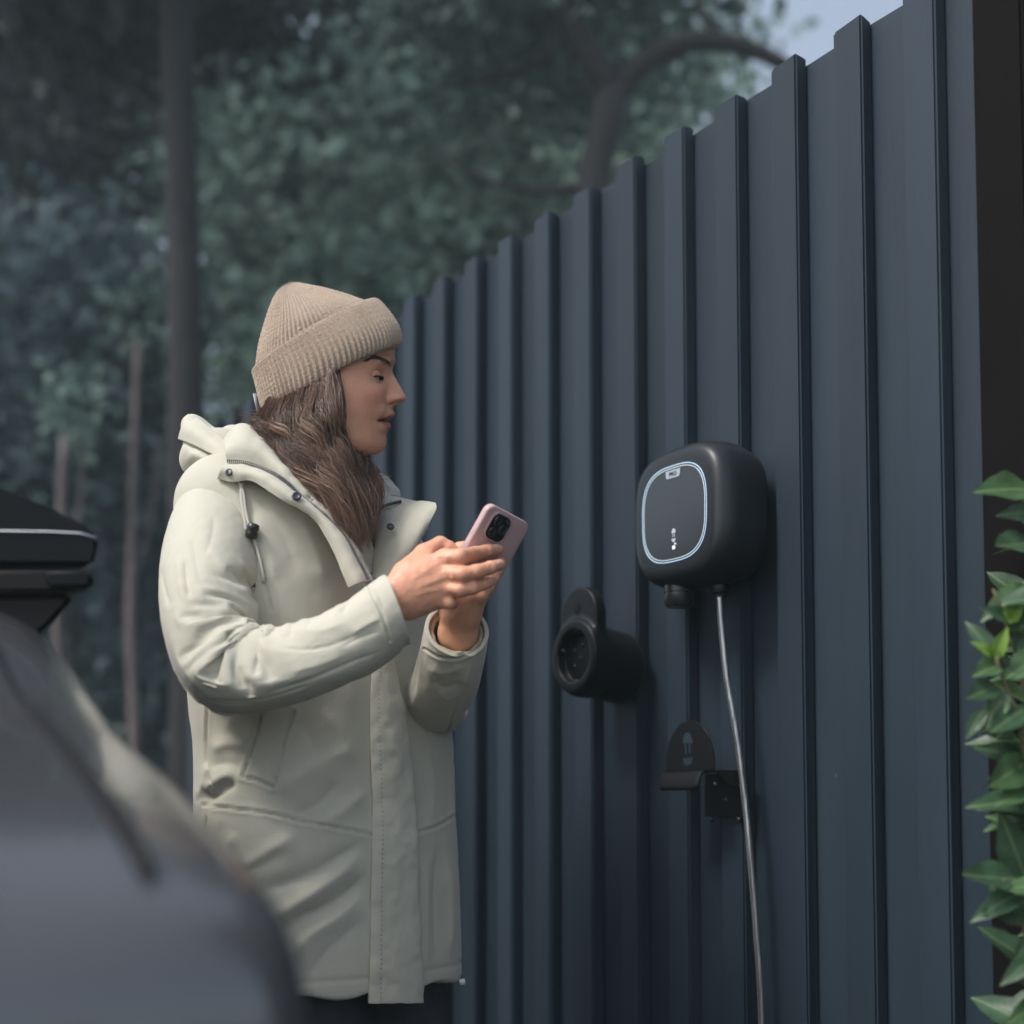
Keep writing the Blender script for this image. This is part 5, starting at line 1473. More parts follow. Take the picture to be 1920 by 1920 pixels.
# --- the body under the clothes
neck = [(K(612, 800, 1.81), .052), (K(590, 880, 1.84), .056), (K(575, 940, 1.86), .075)]
sh = [(K(575, 945, 1.86), .085), (K(590, 1150, 1.87), .095), (K(610, 1400, 1.87), .085), (hipc, .08)]
armn = [(K(430, 950, 1.79), .040), (K(390, 1100, 1.665), .029), (K(428, 1236, 1.612), .024), (K(570, 1222, 1.60), .021), (K(700, 1144, 1.592), .0215)]
armf = [(K(712, 1000, 2.01), .03), (K(795, 1240, 1.93), .028), (K(805, 1302, 1.875), .026), (K(835, 1252, 1.77), .025), (K(848, 1235, 1.74), .0235)]
legs = [leg_pts(1, -.006), leg_pts(-1, -.006)]
feet = [[(l[-1][0], .036), (l[-1][0] + np.array([0, 0, -.045]), .034), (l[-1][0] + fw_ * .12 + np.array([0, 0, -.05]), .026)] for l in legs]
OV, OQ = multi_cone([neck, sh, armn, armf, [(K(430, 950, 1.79), .04), (K(712, 1000, 2.01), .03)]] + legs + feet, .008, .02)
parts_v = [HV, NV, FV, OV]; parts_q = [HQ, NQ, FQ, OQ]
offs = np.cumsum([0] + [len(v) for v in parts_v[:-1]])
BVt = np.vstack(parts_v); BQ = np.vstack([q + o for q, o in zip(parts_q, offs)])
def handcol(V, base=SKIN):
    n = vnoise(V, 60, 9)[:, None] * .06
    return np.clip(base * (1 + n) , 0, 1)
BC = np.vstack([HC * (1 + .05 * vnoise(HV, 90, 4)[:, None] + .045 * vnoise(HV, 420, 6)[:, None]), handcol(NV, SKIN * np.array([1.03, .98, 1.0])), handcol(FV), np.tile(SKIN, (len(OV), 1))])
M_skin = mat('skin', (1, 1, 1), 0.42, spec=0.36, sss=0.25, sss_r=(0.006,), bump=0.00012, bump_scale=900)
attr_color(M_skin)
body = mesh_np('body', P_(BVt), BQ, M_skin, person)
fixn(body)
set_col(body.data, BC)

# nails
M_nail = mat('nail', (0.78, 0.50, 0.43), 0.25, spec=0.6)
BV_H = BVHTree.FromPolygons([tuple(v) for v in NV], [tuple(q) for q in NQ]); BV_F = BVHTree.FromPolygons([tuple(v) for v in FV], [tuple(q) for q in FQ])
def nail(px, py, ax, ay, bvh, L_=.0058, Wd_=.0042):
    c = hit(px, py, .0002, bvh, 1.6); b_ = hit(px + ax, py + ay, .0002, bvh, 1.6)
    l = b_ - c; l /= np.linalg.norm(l) + 1e-9
    n_ = np.array([0, 0, CAM_Z]) - c; n_ = n_ - l * (n_ @ l); n_ /= np.linalg.norm(n_); w_ = np.cross(l, n_)
    Vn = [c + n_ * .0006]; Fn = []
    for ring in (1, 2):
        for j in range(14):
            a = 2 * math.pi * j / 14
            Vn.append(c + (l * L_ * math.cos(a) + w_ * Wd_ * math.sin(a)) * ring / 2 + n_ * (.0006 - .0011 * (ring / 2) ** 2 * abs(math.sin(a)) - .0003 * ring / 2))
    for j in range(14):
        Fn.append((0, 1 + j, 1 + (j + 1) % 14)); Fn.append((1 + j, 15 + j, 15 + (j + 1) % 14, 1 + (j + 1) % 14))
    o = mesh_np('nail', P_(Vn), Fn, M_nail, person); fixn(o)
nail(930, 1026, 4, -1, BV_H); nail(936, 1056, 4, -2, BV_H, .0052, .0038); nail(920, 1087, 4, -2, BV_H, .005, .0036); nail(875, 1020, 4, -1, BV_F)
# --- eyes
M_white = mat('eye_white', (0.48, 0.44, 0.42), 0.15, spec=0.6)
M_iris = mat('iris', (0.045, 0.028, 0.020), 0.1, spec=0.7, coat=0.6)
M_brow = mat('brow_hair', (0.085, 0.055, 0.040), 0.8)
M_lash = mat('lash', (0.012, 0.009, 0.008), 0.6)
M_lid = mat('lid_skin', tuple(SKIN * np.array([.90, .85, .85])), 0.45, sss=0.2, sss_r=(0.004,))
def head_pt(xl, yl, py):
    z = float(np.interp(py, [500, 1000], hz0)) + yl * LEAN
    return np.array([hc[0] + xl * cy - yl * sy_, YH + xl * sy_ + yl * cy, z])
ER = .0112
for s in (-1, 1):
    ec = head_pt(hx(706.3), s * .0305, 713.5)
    fwd = np.array([cy * math.cos(.12) , s * .12 + sy_, -.10]); fwd /= np.linalg.norm(fwd)
    gaze = np.array([.97, .18, -.14]); gaze /= np.linalg.norm(gaze)
    up_ = np.array([0, 0, 1.0]); rt_ = np.cross(fwd, up_); rt_ /= np.linalg.norm(rt_); up2 = np.cross(rt_, fwd)
    bm = bmesh.new(); bmesh.ops.create_uvsphere(bm, u_segments=28, v_segments=20, radius=ER, matrix=Matrix.Translation(Vector(P_(ec))))
    eye = bm_obj('eyeball', bm, M_white, person)
    # iris cap lying on the ball
    a1 = np.cross(gaze, up_); a1 /= np.linalg.norm(a1); a2 = np.cross(a1, gaze)
    Vi = [ec + gaze * (ER + .0006)]; Fi = []
    for ring in (1, 2, 3):
        ang = .50 * ring / 3
        for j in range(24):
            u = 2 * math.pi * j / 24
            Vi.append(ec + (gaze * math.cos(ang) + (a1 * math.cos(u) + a2 * math.sin(u)) * math.sin(ang)) * (ER + .0006 - .0003 * ring / 3))
    for j in range(24):
        Fi.append((0, 1 + j, 1 + (j + 1) % 24))
        for ring in (0, 1):
            Fi.append((1 + ring * 24 + j, 25 + ring * 24 + j, 25 + ring * 24 + (j + 1) % 24, 1 + ring * 24 + (j + 1) % 24))
    fixn(mesh_np('iris', P_(Vi), Fi, M_iris, eye))
    def lid(name, e_edge, e_far, R):
        V = []; Fc = []; na, ne = 30, 12
        for i in range(na):
            az = math.radians(-88 + 176 * i / (na - 1)); t = az / math.radians(62)
            eb = math.radians(e_edge(t)); ef = math.radians(e_far)
            for j in range(ne):
                q = j / (ne - 1); el = eb + (ef - eb) * q
                rr = R + .0012 * math.sin(q * math.pi) * (1 if name == 'upper_lid' else .6)
                V.append(ec + (fwd * math.cos(el) * math.cos(az) + rt_ * math.cos(el) * math.sin(az) + up2 * math.sin(el)) * rr)
        for i in range(na - 1):
            for j in range(ne - 1):
                Fc.append((i * ne + j, i * ne + j + 1, (i + 1) * ne + j + 1, (i + 1) * ne + j))
        o = mesh_np(name, P_(V), Fc, M_lid, person)
        md = o.modifiers.new('thick', 'SOLIDIFY'); md.thickness = .0012; md.offset = -1
        return np.array(V).reshape(na, ne, 3)
    ul = lid('upper_lid', lambda t: 9 - 16 * t * t, 52, ER + .0014)
    lid('lower_lid', lambda t: -18 + 11 * t * t, -75, ER + .0011)
    lv = []; lf = []
    for i in range(6, 24):
        for d in (0, .5):
            p = ul[i, 0] * (1 - d) + ul[min(i + 1, 29), 0] * d
            q = (p - ec) / np.linalg.norm(p - ec)
            tip = p + q * .0042 + up2 * .0002 + (rt_ * (i - 15) / 15 * .003)
            a = len(lv); Vt, Ft = tube_geo([p, (p + tip) / 2 - up2 * .0008, tip], [.0004, .0003, .0001], 4)
            lv += list(Vt); lf += [tuple(a + k for k in z) for z in Ft]
    Vt, Ft = tube_geo(ul[5:25, 0], .0009, 5)
    a = len(lv); lv += list(Vt); lf += [tuple(a + k for k in z) for z in Ft]
    lo_ = mesh_np('lashes', P_(lv), lf, M_lash, person); lo_['kind'] = 'stuff'
# brow hairs
BV_B = BVHTree.FromPolygons([tuple(v) for v in BVt], [tuple(q) for q in BQ])
rb_ = random.Random(8); bv_ = []; bf_ = []
brow_line = spline(np.array([(732, 682, 0), (724, 676, 0), (712, 671, 0), (700, 670.5, 0), (687, 677, 0)]), 60)[:, :2]
for i in range(330):
    t = rb_.random(); k = min(59, int(t * 60)); b = brow_line[k]
    wd = np.interp(t, [0, .2, .6, 1], [3.6, 4.4, 3.4, 1.0])
    x0, y0 = b[0] + rb_.uniform(-1.5, 1.5), b[1] + rb_.gauss(0, .55) * wd
    x1, y1 = x0 - rb_.uniform(4, 7.5), y0 - rb_.uniform(-1.5, 4) * (1 - t)
    p, q = hit(x0, y0, .0003, BV_B, 1.75), hit(x1, y1, .0009, BV_B, 1.75)
    if np.linalg.norm(p - q) > .012: continue
    a = len(bv_); Vt, Ft = tube_geo([p, (p + q) / 2 + np.array([0, -.0003, 0]), q], [.00016, .00014, .00007], 4)
    bv_ += list(Vt); bf_ += [tuple(a + j for j in z) for z in Ft]
bo = mesh_np('eyebrow', P_(bv_), bf_, M_brow, person); bo['kind'] = 'stuff'

# ------------------------------------------------------------------ woollen hat
def wool(name, c1, c2):
    m = mat(name, c1, 0.95, sheen=0.5, color2=c2, var_scale=22, spec=0.2)
    nt = m.node_tree; N = nt.nodes; L = nt.links; b = N['Principled BSDF']
    tc = N.new('ShaderNodeTexCoord')
    vo = N.new('ShaderNodeTexVoronoi'); vo.inputs['Scale'].default_value = 420
    nz = N.new('ShaderNodeTexNoise'); nz.inputs['Scale'].default_value = 900; nz.inputs['Detail'].default_value = 3
    L.new(tc.outputs['Object'], vo.inputs['Vector']); L.new(tc.outputs['Object'], nz.inputs['Vector'])
    ad = N.new('ShaderNodeMath'); ad.operation = 'ADD'; L.new(vo.outputs['Distance'], ad.inputs[0]); L.new(nz.outputs['Fac'], ad.inputs[1])
    bp = N.new('ShaderNodeBump'); bp.inputs['Distance'].default_value = 0.0012; bp.inputs['Strength'].default_value = 0.8
    L.new(ad.outputs[0], bp.inputs['Height']); L.new(bp.outputs[0], b.inputs['Normal'])
    return m
M_wool = wool('beige_wool', (0.365, 0.275, 0.20), (0.435, 0.335, 0.25))
hat = empty('woollen_hat'); hat.parent = person
hat['label'] = 'ribbed beige knitted hat with a wide turned up cuff'
NR, SPR = 84, 8
def ring_pts(L, R, half, e=2.1):
    """closed ring seen edge-on from L (back) to R (front), px; half: lateral half width m"""
    a = np.array([hx(L[0]), 0, (740 - L[1]) * kk]); b = np.array([hx(R[0]), 0, (740 - R[1]) * kk])
    c = (a + b) / 2; ax = (b - a) / 2
    t = np.linspace(0, 2 * np.pi, NR * SPR, endpoint=False)
    co = np.sign(np.cos(t)) * np.abs(np.cos(t)) ** (2 / e); si = np.sign(np.sin(t)) * np.abs(np.sin(t)) ** (2 / e)
    return c[None] + ax[None] * co[:, None] + np.array([0, half, 0])[None] * si[:, None], t
def to_world(Pl):
    out = np.empty_like(Pl)
    out[..., 0] = hc[0] + Pl[..., 0] * cy - Pl[..., 1] * sy_
    out[..., 1] = YH + Pl[..., 0] * sy_ + Pl[..., 1] * cy
    out[..., 2] = np.interp(740 - Pl[..., 2] / kk, [500, 1000], hz0) + Pl[..., 1] * (LEAN + .02)
    return out
def loft_ribs(name, rings, nrow, amp, closed_top, m, parent, phase=0.0, stitch=.00035, seed=0):
    """rings: (L, R, half, amp scale) in order; ribs run across them"""
    keys = np.array([[*r[0], *r[1], r[2], r[3]] for r in rings], float)
    s = spline(np.c_[keys], nrow)
    # arc-length spline uses first three columns; resample evenly in parameter instead
    tt_ = np.linspace(0, len(keys) - 1, nrow)
    s = np.stack([np.interp(tt_, np.linspace(0, len(keys) - 1, 400), spline_par(keys, 400)[:, k]) for k in range(6)], 1)
    rowsP = []
    for i in range(nrow):
        P, t = ring_pts(s[i, :2], s[i, 2:4], max(s[i, 4], 1e-4))
        rowsP.append(P)
    G = np.array(rowsP); n = G.shape[1]
    du = np.roll(G, -1, 1) - np.roll(G, 1, 1); dv = np.gradient(G, axis=0)
    N_ = np.cross(du, dv); N_ /= np.linalg.norm(N_, axis=2)[..., None] + 1e-12
    cen = G.mean(1, keepdims=True)
    sg = np.sign((N_ * (G - cen)).sum(2).mean()); N_ *= sg
    rib = np.cos(t * NR + phase)
    rib = np.sign(rib) * np.abs(rib) ** .7
    v = np.arange(nrow)
    stc = np.cos(v[:, None] * 2.1 + (np.abs(((t * NR / (2 * np.pi)) % 1) - .5) * 6)[None]) * stitch
    rr_ = np.random.default_rng(seed).normal(size=(1, NR)) * .15 + 1
    amp_j = np.repeat(rr_, SPR, 1)
    D = amp * s[:, 5][:, None] * rib[None] * amp_j + stc * s[:, 5][:, None]
    wob = vnoise(G.reshape(-1, 3), 30, seed + 3).reshape(nrow, n) * .0012
    G = G + N_ * (D + wob)[..., None]
    V = to_world(G).reshape(-1, 3)
    jj = np.arange(n); Qs = []
    for i in range(nrow - 1):
        Qs.append(np.stack([i * n + jj, i * n + (jj + 1) % n, (i + 1) * n + (jj + 1) % n, (i + 1) * n + jj], 1))
    Qs = np.vstack(Qs)
    o = mesh_np(name, P_(V), Qs, m, parent)
    fixn(o)
    return o
def spline_par(P, n):
    P = np.asarray(P, float)
    Q = np.vstack([2 * P[0] - P[1], P, 2 * P[-1] - P[-2]]); out = []
    for u in np.linspace(0, len(P) - 1 - 1e-9, n):
        i = int(u); t = u - i; p0, p1, p2, p3 = Q[i], Q[i + 1], Q[i + 2], Q[i + 3]
        out.append(0.5 * ((2 * p1) + (-p0 + p2) * t + (2 * p0 - 5 * p1 + 4 * p2 - p3) * t * t + (-p0 + 3 * p1 - 3 * p2 + p3) * t ** 3))
    return np.array(out)
dome = [((482, 712), (716, 590), .0800, 1), ((479, 688), (699, 573), .0805, 1), ((485, 648), (682, 565), .0790, 1), ((493, 614), (660, 557), .0730, 1), ((502, 584), (632, 548), .0630, 1), ((511, 561), (602, 539), .0500, 1), ((519, 546), (574, 533), .0350, .9), ((526, 537), (556, 529.5), .0180, .7), ((534, 531), (545, 529), .0040, .3), ((539, 529.5), (540, 529.5), .0005, 0)]
loft_ribs('crown', dome, 90, .0010, True, M_wool, hat, 0.0, seed=1)
cuff = [((505, 768), (736, 656), .0760, .5), ((500, 775), (742, 655), .0785, .5), ((494, 774), (749, 653), .0815, .8), ((489, 764), (754, 644), .0840, 1), ((484, 745), (752, 625), .0860, 1), ((479, 723), (742, 602), .0865, 1), ((474, 702), (722, 576), .0860, 1), ((472, 696), (711, 565), .0850, .8), ((475, 692), (704, 562), .0830, .5), ((481, 694), (699, 568), .0805, .4)]
loft_ribs('cuff', cuff, 70, .0011, False, M_wool, hat, 0.4, seed=2)
tv_ = to_world(np.array([[hx(490), -.016, (740 - 735) * kk], [hx(499), -.016, (740 - 772) * kk], [hx(497.5), -.030, (740 - 772) * kk], [hx(489), -.030, (740 - 735) * kk]]) + np.array([-.0065, 0, 0]))
tagm = mat('hat_tag', (0.55, 0.58, 0.62), 0.7)
tgo = mesh_np('tag', P_(tv_), [(0, 1, 2, 3)], tagm, hat); tgo.modifiers.new('t', 'SOLIDIFY').thickness = .001
# wool fuzz standing off the knit
fz = []; ff_ = []
rz = random.Random(4)
for o in [c for c in hat.children if c.name.startswith(('crown', 'cuff'))]:
    me = o.data; nv_ = len(me.vertices)
    for i in range(2600):
        v = me.vertices[rz.randrange(nv_)]
        p = np.array(v.co); n_ = np.array(v.normal); d = n_ * .6 + np.array([rz.uniform(-1, 1) for _ in range(3)]) * .7
        d /= np.linalg.norm(d); L_ = rz.uniform(.0015, .0040)
        q = np.cross(d, n_); q = q / (np.linalg.norm(q) + 1e-9) * .00012
        a = len(fz); m_ = p + d * L_ * .55 + n_ * .0004; e2 = p + d * L_ + np.array([rz.uniform(-1, 1) for _ in range(3)]) * .001
        fz += [p - q, p + q, m_ + q, m_ - q, e2]; ff_ += [(a, a + 1, a + 2, a + 3), (a + 3, a + 2, a + 4)]
fo = mesh_np('fuzz', np.array(fz), ff_, M_wool, hat); fo['kind'] = 'stuff'

# ------------------------------------------------------------------ hair
M_hair = mat('hair', (1, 1, 1), 0.38, spec=0.45, coat=0.15, coat_rough=0.35)
attr_color(M_hair)
guides = [  # (px, py, Y) from under the hat to the ends; ordered from the nape to the face, then the far side
    [(502, 772, 1.745), (486, 786, 1.735), (476, 806, 1.735), (500, 846, 1.715), (545, 893, 1.700), (590, 935, 1.690)],
    [(520, 768, 1.738), (510, 790, 1.725), (515, 826, 1.712), (545, 872, 1.698), (585, 922, 1.684), (628, 972, 1.678)],
    [(545, 758, 1.730), (532, 790, 1.714), (545, 836, 1.704), (575, 886, 1.690), (612, 938, 1.676), (650, 1005, 1.672)],
    [(570, 748, 1.724), (558, 790, 1.706), (572, 840, 1.698), (598, 892, 1.684), (630, 950, 1.672), (664, 1030, 1.672)],
    [(594, 738, 1.720), (584, 785, 1.700), (596, 838, 1.694), (620, 892, 1.682), (646, 956, 1.672), (674, 1046, 1.674)],
    [(614, 726, 1.718), (612, 780, 1.698), (616, 832, 1.694), (632, 888, 1.684), (654, 950, 1.676), (680, 1050, 1.678)],
    [(620, 718, 1.720), (626, 770, 1.706), (626, 826, 1.702), (636, 880, 1.694), (656, 940, 1.684), (684, 1040, 1.684)],
    [(626, 714, 1.726), (634, 768, 1.716), (638, 826, 1.714), (646, 878, 1.706), (668, 930, 1.698), (688, 1020, 1.692)],
    [(640, 780, 1.760), (648, 830, 1.752), (660, 872, 1.742), (676, 910, 1.724), (684, 960, 1.708), (690, 1010, 1.700)],
    [(655, 820, 1.800), (668, 858, 1.785), (684, 886, 1.765), (694, 925, 1.740), (694, 970, 1.722), (688, 1020, 1.708)],
    [(670, 830, 1.840), (686, 862, 1.820), (700, 892, 1.795), (704, 930, 1.765), (700, 975, 1.740), (690, 1030, 1.715)]]
guides = [[(g_[0][0] + 2, g_[0][1] - (22 if i < 8 else 0), g_[0][2] + .006)] + g_[1:] for i, g_ in enumerate(guides)]
GA = np.array([spline_par([K(*p) for p in g_], 40) for g_ in guides])          # guides x 40 x 3
rh = np.random.default_rng(21)
HVt = []; HQt = []; HCt = []
def strand(P, r, c, nseg):
    T = np.gradient(P, axis=0); T /= np.linalg.norm(T, axis=1)[:, None] + 1e-9
    view = P - np.array([0, 0, CAM_Z]); view /= np.linalg.norm(view, axis=1)[:, None]
    a = np.cross(T, view); a /= np.linalg.norm(a, axis=1)[:, None] + 1e-9
    b = np.cross(T, a)
    rr = r * np.clip(np.minimum(1.0, (1 - np.linspace(0, 1, len(P))) * 4 + .15), 0, 1)[:, None]
    V = np.stack([P + a * rr, P - a * rr * .5 + b * rr * .86, P - a * rr * .5 - b * rr * .86], 1).reshape(-1, 3)
    n = len(P); base = sum(len(v) for v in HVt) if False else strand.n
    Q = []
    i = np.arange(n - 1)[:, None]; j = np.arange(3)[None]
    Q = np.stack([i * 3 + j, i * 3 + (j + 1) % 3, (i + 1) * 3 + (j + 1) % 3, (i + 1) * 3 + j], -1).reshape(-1, 4) + base
    HVt.append(V); HQt.append(Q); HCt.append(np.tile(c, (len(V), 1))); strand.n += len(V)
strand.n = 0
u_along = np.linspace(0, 1, 40)
ng = len(guides)
NCL = 84
for c in range(NCL):
    gpos = (c + rh.uniform(0, 1)) / NCL * (ng - 1)
    far_side = gpos > 8.6
    lenf = rh.uniform(.80, 1.02)
    wl = rh.uniform(1.9, 2.5); phs = gpos * 1.9 + rh.normal() * .7; wa = rh.uniform(.005, .0115)
    lift = rh.uniform(-.006, .018) if gpos < 6 else rh.uniform(-.006, .004)
    wa_k = 1.0 if gpos < 6 else .55
    tone = rh.uniform(0, 1)
    cw = rh.uniform(.0035, .0075)
    side = rh.normal() * .003 if gpos < 6 else rh.normal() * .0025
    for s in range(rh.integers(46, 76)):
        gp2 = np.clip(gpos + rh.normal() * .11, 0, ng - 1.001); i = int(gp2); fr_ = gp2 - i
        P = GA[i] * (1 - fr_) + GA[i + 1] * fr_
        uu_ = u_along * lenf * rh.uniform(.9, 1.05)
        P = np.stack([np.interp(np.clip(uu_, 0, 1), u_along, P[:, k]) for k in range(3)], 1)
        core = GA[int(gpos)] * (1 - gpos % 1) + GA[min(int(gpos) + 1, ng - 1)] * (gpos % 1)
        core = np.stack([np.interp(np.clip(uu_, 0, 1), u_along, core[:, k]) for k in range(3)], 1)
        cl = np.clip(u_along * 1.4 + .1, 0, .62)[:, None]
        P = P * (1 - cl) + core * cl
        od = rh.normal(size=3) * cw * np.array([.6, .6, .6])
        wave = np.sin(u_along * wl * 6.28 + phs + rh.normal() * .45) * wa * wa_k * np.clip(u_along * 3, 0, 1)
        wave2 = np.cos(u_along * wl * 6.28 + phs) * wa * .7 * np.clip(u_along * 3, 0, 1)
        P = P + od[None] * (.45 + .55 * np.sin(u_along * 3.0)[:, None]) + np.array([1, -.15, .25])[None] * wave[:, None] + np.array([.1, -1, 0])[None] * (wave2 + lift * np.sin(u_along * 3.14))[:, None]
        P[:, 0] += side
        k = np.clip(tone * .6 + rh.uniform(0, .4), 0, 1)
        base = np.array([.034, .017, .011]) * (1 - k) + np.array([.20, .108, .066]) * k
        if rh.random() < .07 + .33 * (tone > .8): base = np.array([.40, .26, .18]) * rh.uniform(.8, 1.1)
        strand(P[::2] if s % 3 else P, rh.uniform(.00018, .00040), base, 40)
# stray hairs
for s in range(190):
    gp2 = rh.uniform(0, ng - 1.01); i = int(gp2); fr_ = gp2 - i
    P = GA[i] * (1 - fr_) + GA[i + 1] * fr_
    amp = rh.uniform(.006, .020)
    d = rh.normal(size=3); d /= np.linalg.norm(d)
    P = P + d[None] * amp * (u_along ** 1.5)[:, None] + np.array([0, -.012, 0])[None] + rh.normal(size=3)[None] * .004 * np.sin(u_along * rh.uniform(3, 9))[:, None]
    strand(P[::2], .00022, np.array([.24, .14, .09]), 20)
for s in range(34):                                                     # wisps lifting off at the nape and below the chin
    if s < 20:
        a = K(rh.uniform(490, 510), rh.uniform(768, 778), 1.745); b = K(rh.uniform(455, 480), rh.uniform(768, 790), 1.75); e2 = K(rh.uniform(432, 462), rh.uniform(770, 806), 1.75)
    else:
        a = K(rh.uniform(690, 704), rh.uniform(885, 905), 1.79); b = K(rh.uniform(706, 726), rh.uniform(880, 900), 1.79); e2 = K(rh.uniform(716, 742), rh.uniform(885, 925), 1.79)
    strand(spline_par([a, b, e2], 16), .00018, np.array([.22, .13, .085]), 16)
hv = np.vstack(HVt); hq = np.vstack(HQt)
hair = mesh_np('hair', P_(hv), hq, M_hair, person); hair['kind'] = 'stuff'
set_col(hair.data, np.vstack(HCt))
# the hair's inner mass, so that no skin shows through
UG = GA[:8].copy(); UG[:, :, 1] += .016; UG[6:, :, 0] -= .016; ng_u = 8
nvv = 40; Vu = UG.reshape(-1, 3)
Qu = np.array([(i * nvv + j, i * nvv + j + 1, (i + 1) * nvv + j + 1, (i + 1) * nvv + j) for i in range(ng_u - 1) for j in range(nvv - 4)])
M_under = mat('hair_under', (0.035, 0.018, 0.012), 0.6)
un = mesh_np('hair_mass', P_(Vu), Qu, M_under, person)
un.modifiers.new('t', 'SOLIDIFY').thickness = .012

# ------------------------------------------------------------------ phone
phone = empty('smartphone', tuple(ph_o - pL * PHL * .5 + pW * PHW * .5 - pN * PHT * .5))
tag(phone, 'smartphone in a pale pink case held in both hands', 'phone')
PO = np.array(phone.location)
Rm = np.stack([pW, pL, pN], 1)                                          # local x across, y along, z out of the back
def ph_w(pts): return [np.asarray(Rm @ np.array(p)) for p in pts]
def round_rect(w, h, r, n=8):
    out = []
    for cx_, cy_, a0 in ((w / 2 - r, h / 2 - r, 0), (-w / 2 + r, h / 2 - r, 90), (-w / 2 + r, -h / 2 + r, 180), (w / 2 - r, -h / 2 + r, 270)):
        for i in range(n + 1):
            a = math.radians(a0 + 90 * i / n); out.append((cx_ + r * math.cos(a), cy_ + r * math.sin(a)))
    return out
def slab(name, outline, z0, z1, bev, m, parent, seg=3):
    """rounded slab in the phone's frame"""
    zs_ = []
    for i in range(seg + 1):
        a = math.pi / 2 * i / seg; zs_.append((z0 + bev - bev * math.cos(a), bev - bev * math.sin(a)))
    lo_ = [(z0 + bev * (1 - math.sin(math.pi / 2 * i / seg)), bev * (1 - math.cos(math.pi / 2 * i / seg))) for i in range(seg, -1, -1)]
    hi_ = [(z1 - bev * (1 - math.sin(math.pi / 2 * i / seg)), bev * (1 - math.cos(math.pi / 2 * i / seg))) for i in range(0, seg + 1)]
    layers = lo_ + hi_
    o_ = np.array(outline); n = len(o_); c_ = o_.mean(0)
    nr_ = np.roll(o_, -1, 0) - np.roll(o_, 1, 0); nr_ = np.stack([nr_[:, 1], -nr_[:, 0]], 1); nr_ /= np.linalg.norm(nr_, axis=1)[:, None]
    V = []; Fc = []
    for z, ins in layers:
        V += [(p[0], p[1], z) for p in (o_ - nr_ * ins)]
    for i in range(len(layers) - 1):
        for j in range(n):
            k = (j + 1) % n
            Fc.append((i * n + j, i * n + k, (i + 1) * n + k, (i + 1) * n + j))
    Fc.append(tuple(range(n))[::-1]); Fc.append(tuple((len(layers) - 1) * n + j for j in range(n)))
    ob = mesh_np(name, ph_w(V), Fc, m, parent); fixn(ob); set_sharp(ob.data, 50)
    return ob
M_pink = mat('pink_case', (0.52, 0.36, 0.36), 0.45, spec=0.45, bump=.0001, bump_scale=1500)
M_gl = mat('phone_glass', (0.006, 0.006, 0.008), 0.06, spec=0.7)
M_lens = mat('lens', (0.004, 0.004, 0.006), 0.03, spec=0.9, coat=1.0)
slab('case', round_rect(PHW, PHL, .011), -PHT / 2, PHT / 2, .0030, M_pink, phone)
slab('screen', round_rect(PHW - .004, PHL - .004, .0095), -PHT / 2 - .0006, -PHT / 2 + .0004, .0002, M_gl, phone, 2)
cc = np.array([-PHW / 2 + .0285, PHL / 2 - .0225])
slab('camera_rim', [(a + cc[0], b + cc[1]) for a, b in round_rect(.0355, .0375, .011)], PHT / 2 - .0005, PHT / 2 + .0018, .0008, M_pink, phone)
cplate = slab('camera_plate', [(a + cc[0], b + cc[1]) for a, b in round_rect(.0315, .0335, .0095)], PHT / 2, PHT / 2 + .0022, .0005, M_gl, phone)
for dx_, dy_, r_ in ((-.0065, .0075, .0062), (-.0065, -.0075, .0062), (.0072, 0, .0062), (.0085, .0115, .0026)):
    Vg, Fg = lathe_geo([(r_, 0), (r_, .0016), (r_ * .82, .0020), (r_ * .7, .0012), (r_ * .3, .0009)], 20)
    lo_ = mesh_np('lens', ph_w([(a + cc[0] + dx_, b + cc[1] + dy_, c + PHT / 2 + .0020) for a, b, c in Vg]), Fg, M_lens, phone); fixn(lo_)
for y_, h_ in ((.034, .010), (.016, .011)):
    slab('side_button', [(a - PHW / 2 + .0002, b + y_) for a, b in round_rect(.0012, h_, .0005, 2)], -.0016, .0016, .0004, M_pink, phone, 1)
# ------------------------------------------------------------------ car in the foreground
CA = np.array([-.504, .864, 0.0]); CA /= np.linalg.norm(CA)             # backwards along the car
CL = np.array([-.864, -.504, 0.0]); CL /= np.linalg.norm(CL)            # across it, away from the fence
car_o = np.array([-.104, .75, 0]) + CL * .88
car = empty('parked_car', tuple(car_o), math.atan2(CA[1], CA[0]))
tag(car, 'metallic grey small car with a black wing mirror parked before the woman', 'car')
M_paint = mat('car_paint', (0.12, 0.122, 0.128), 0.26, metal=0.6, coat=0.5, coat_rough=0.06, bump=.00003, bump_scale=2500)
M_gloss = mat('car_gloss_black', (0.006, 0.007, 0.009), 0.32, spec=0.09)
M_trim = mat('car_trim', (0.006, 0.006, 0.007), 0.5, spec=0.15)
M_cglass = mat('car_glass', (0.010, 0.014, 0.016), 0.04, spec=0.8, coat=0.5)
M_chrome = mat('car_chrome', (0.6, 0.62, 0.65), 0.15, metal=1.0)
M_rubber = mat('rubber', (0.012, 0.012, 0.012), 0.85)
def section(w, zb, zs, crown, n=14):
    side = [(-w * .93, zb), (-w * .99, zb + .06), (-w, zb + (zs - zb) * .45), (-w * .995, zb + (zs - zb) * .7), (-w + .012, zs - .055), (-w + .028, zs - .022), (-w + .060, zs - .004)]
    top = [(-w * t, zs + crown * (1 - t * t) + .016 * math.exp(-((t - .70) / .05) ** 2)) for t in np.linspace(.86, 0, n)]
    L_ = side + top
    return L_ + [(-a, b) for a, b in L_[-2::-1]]
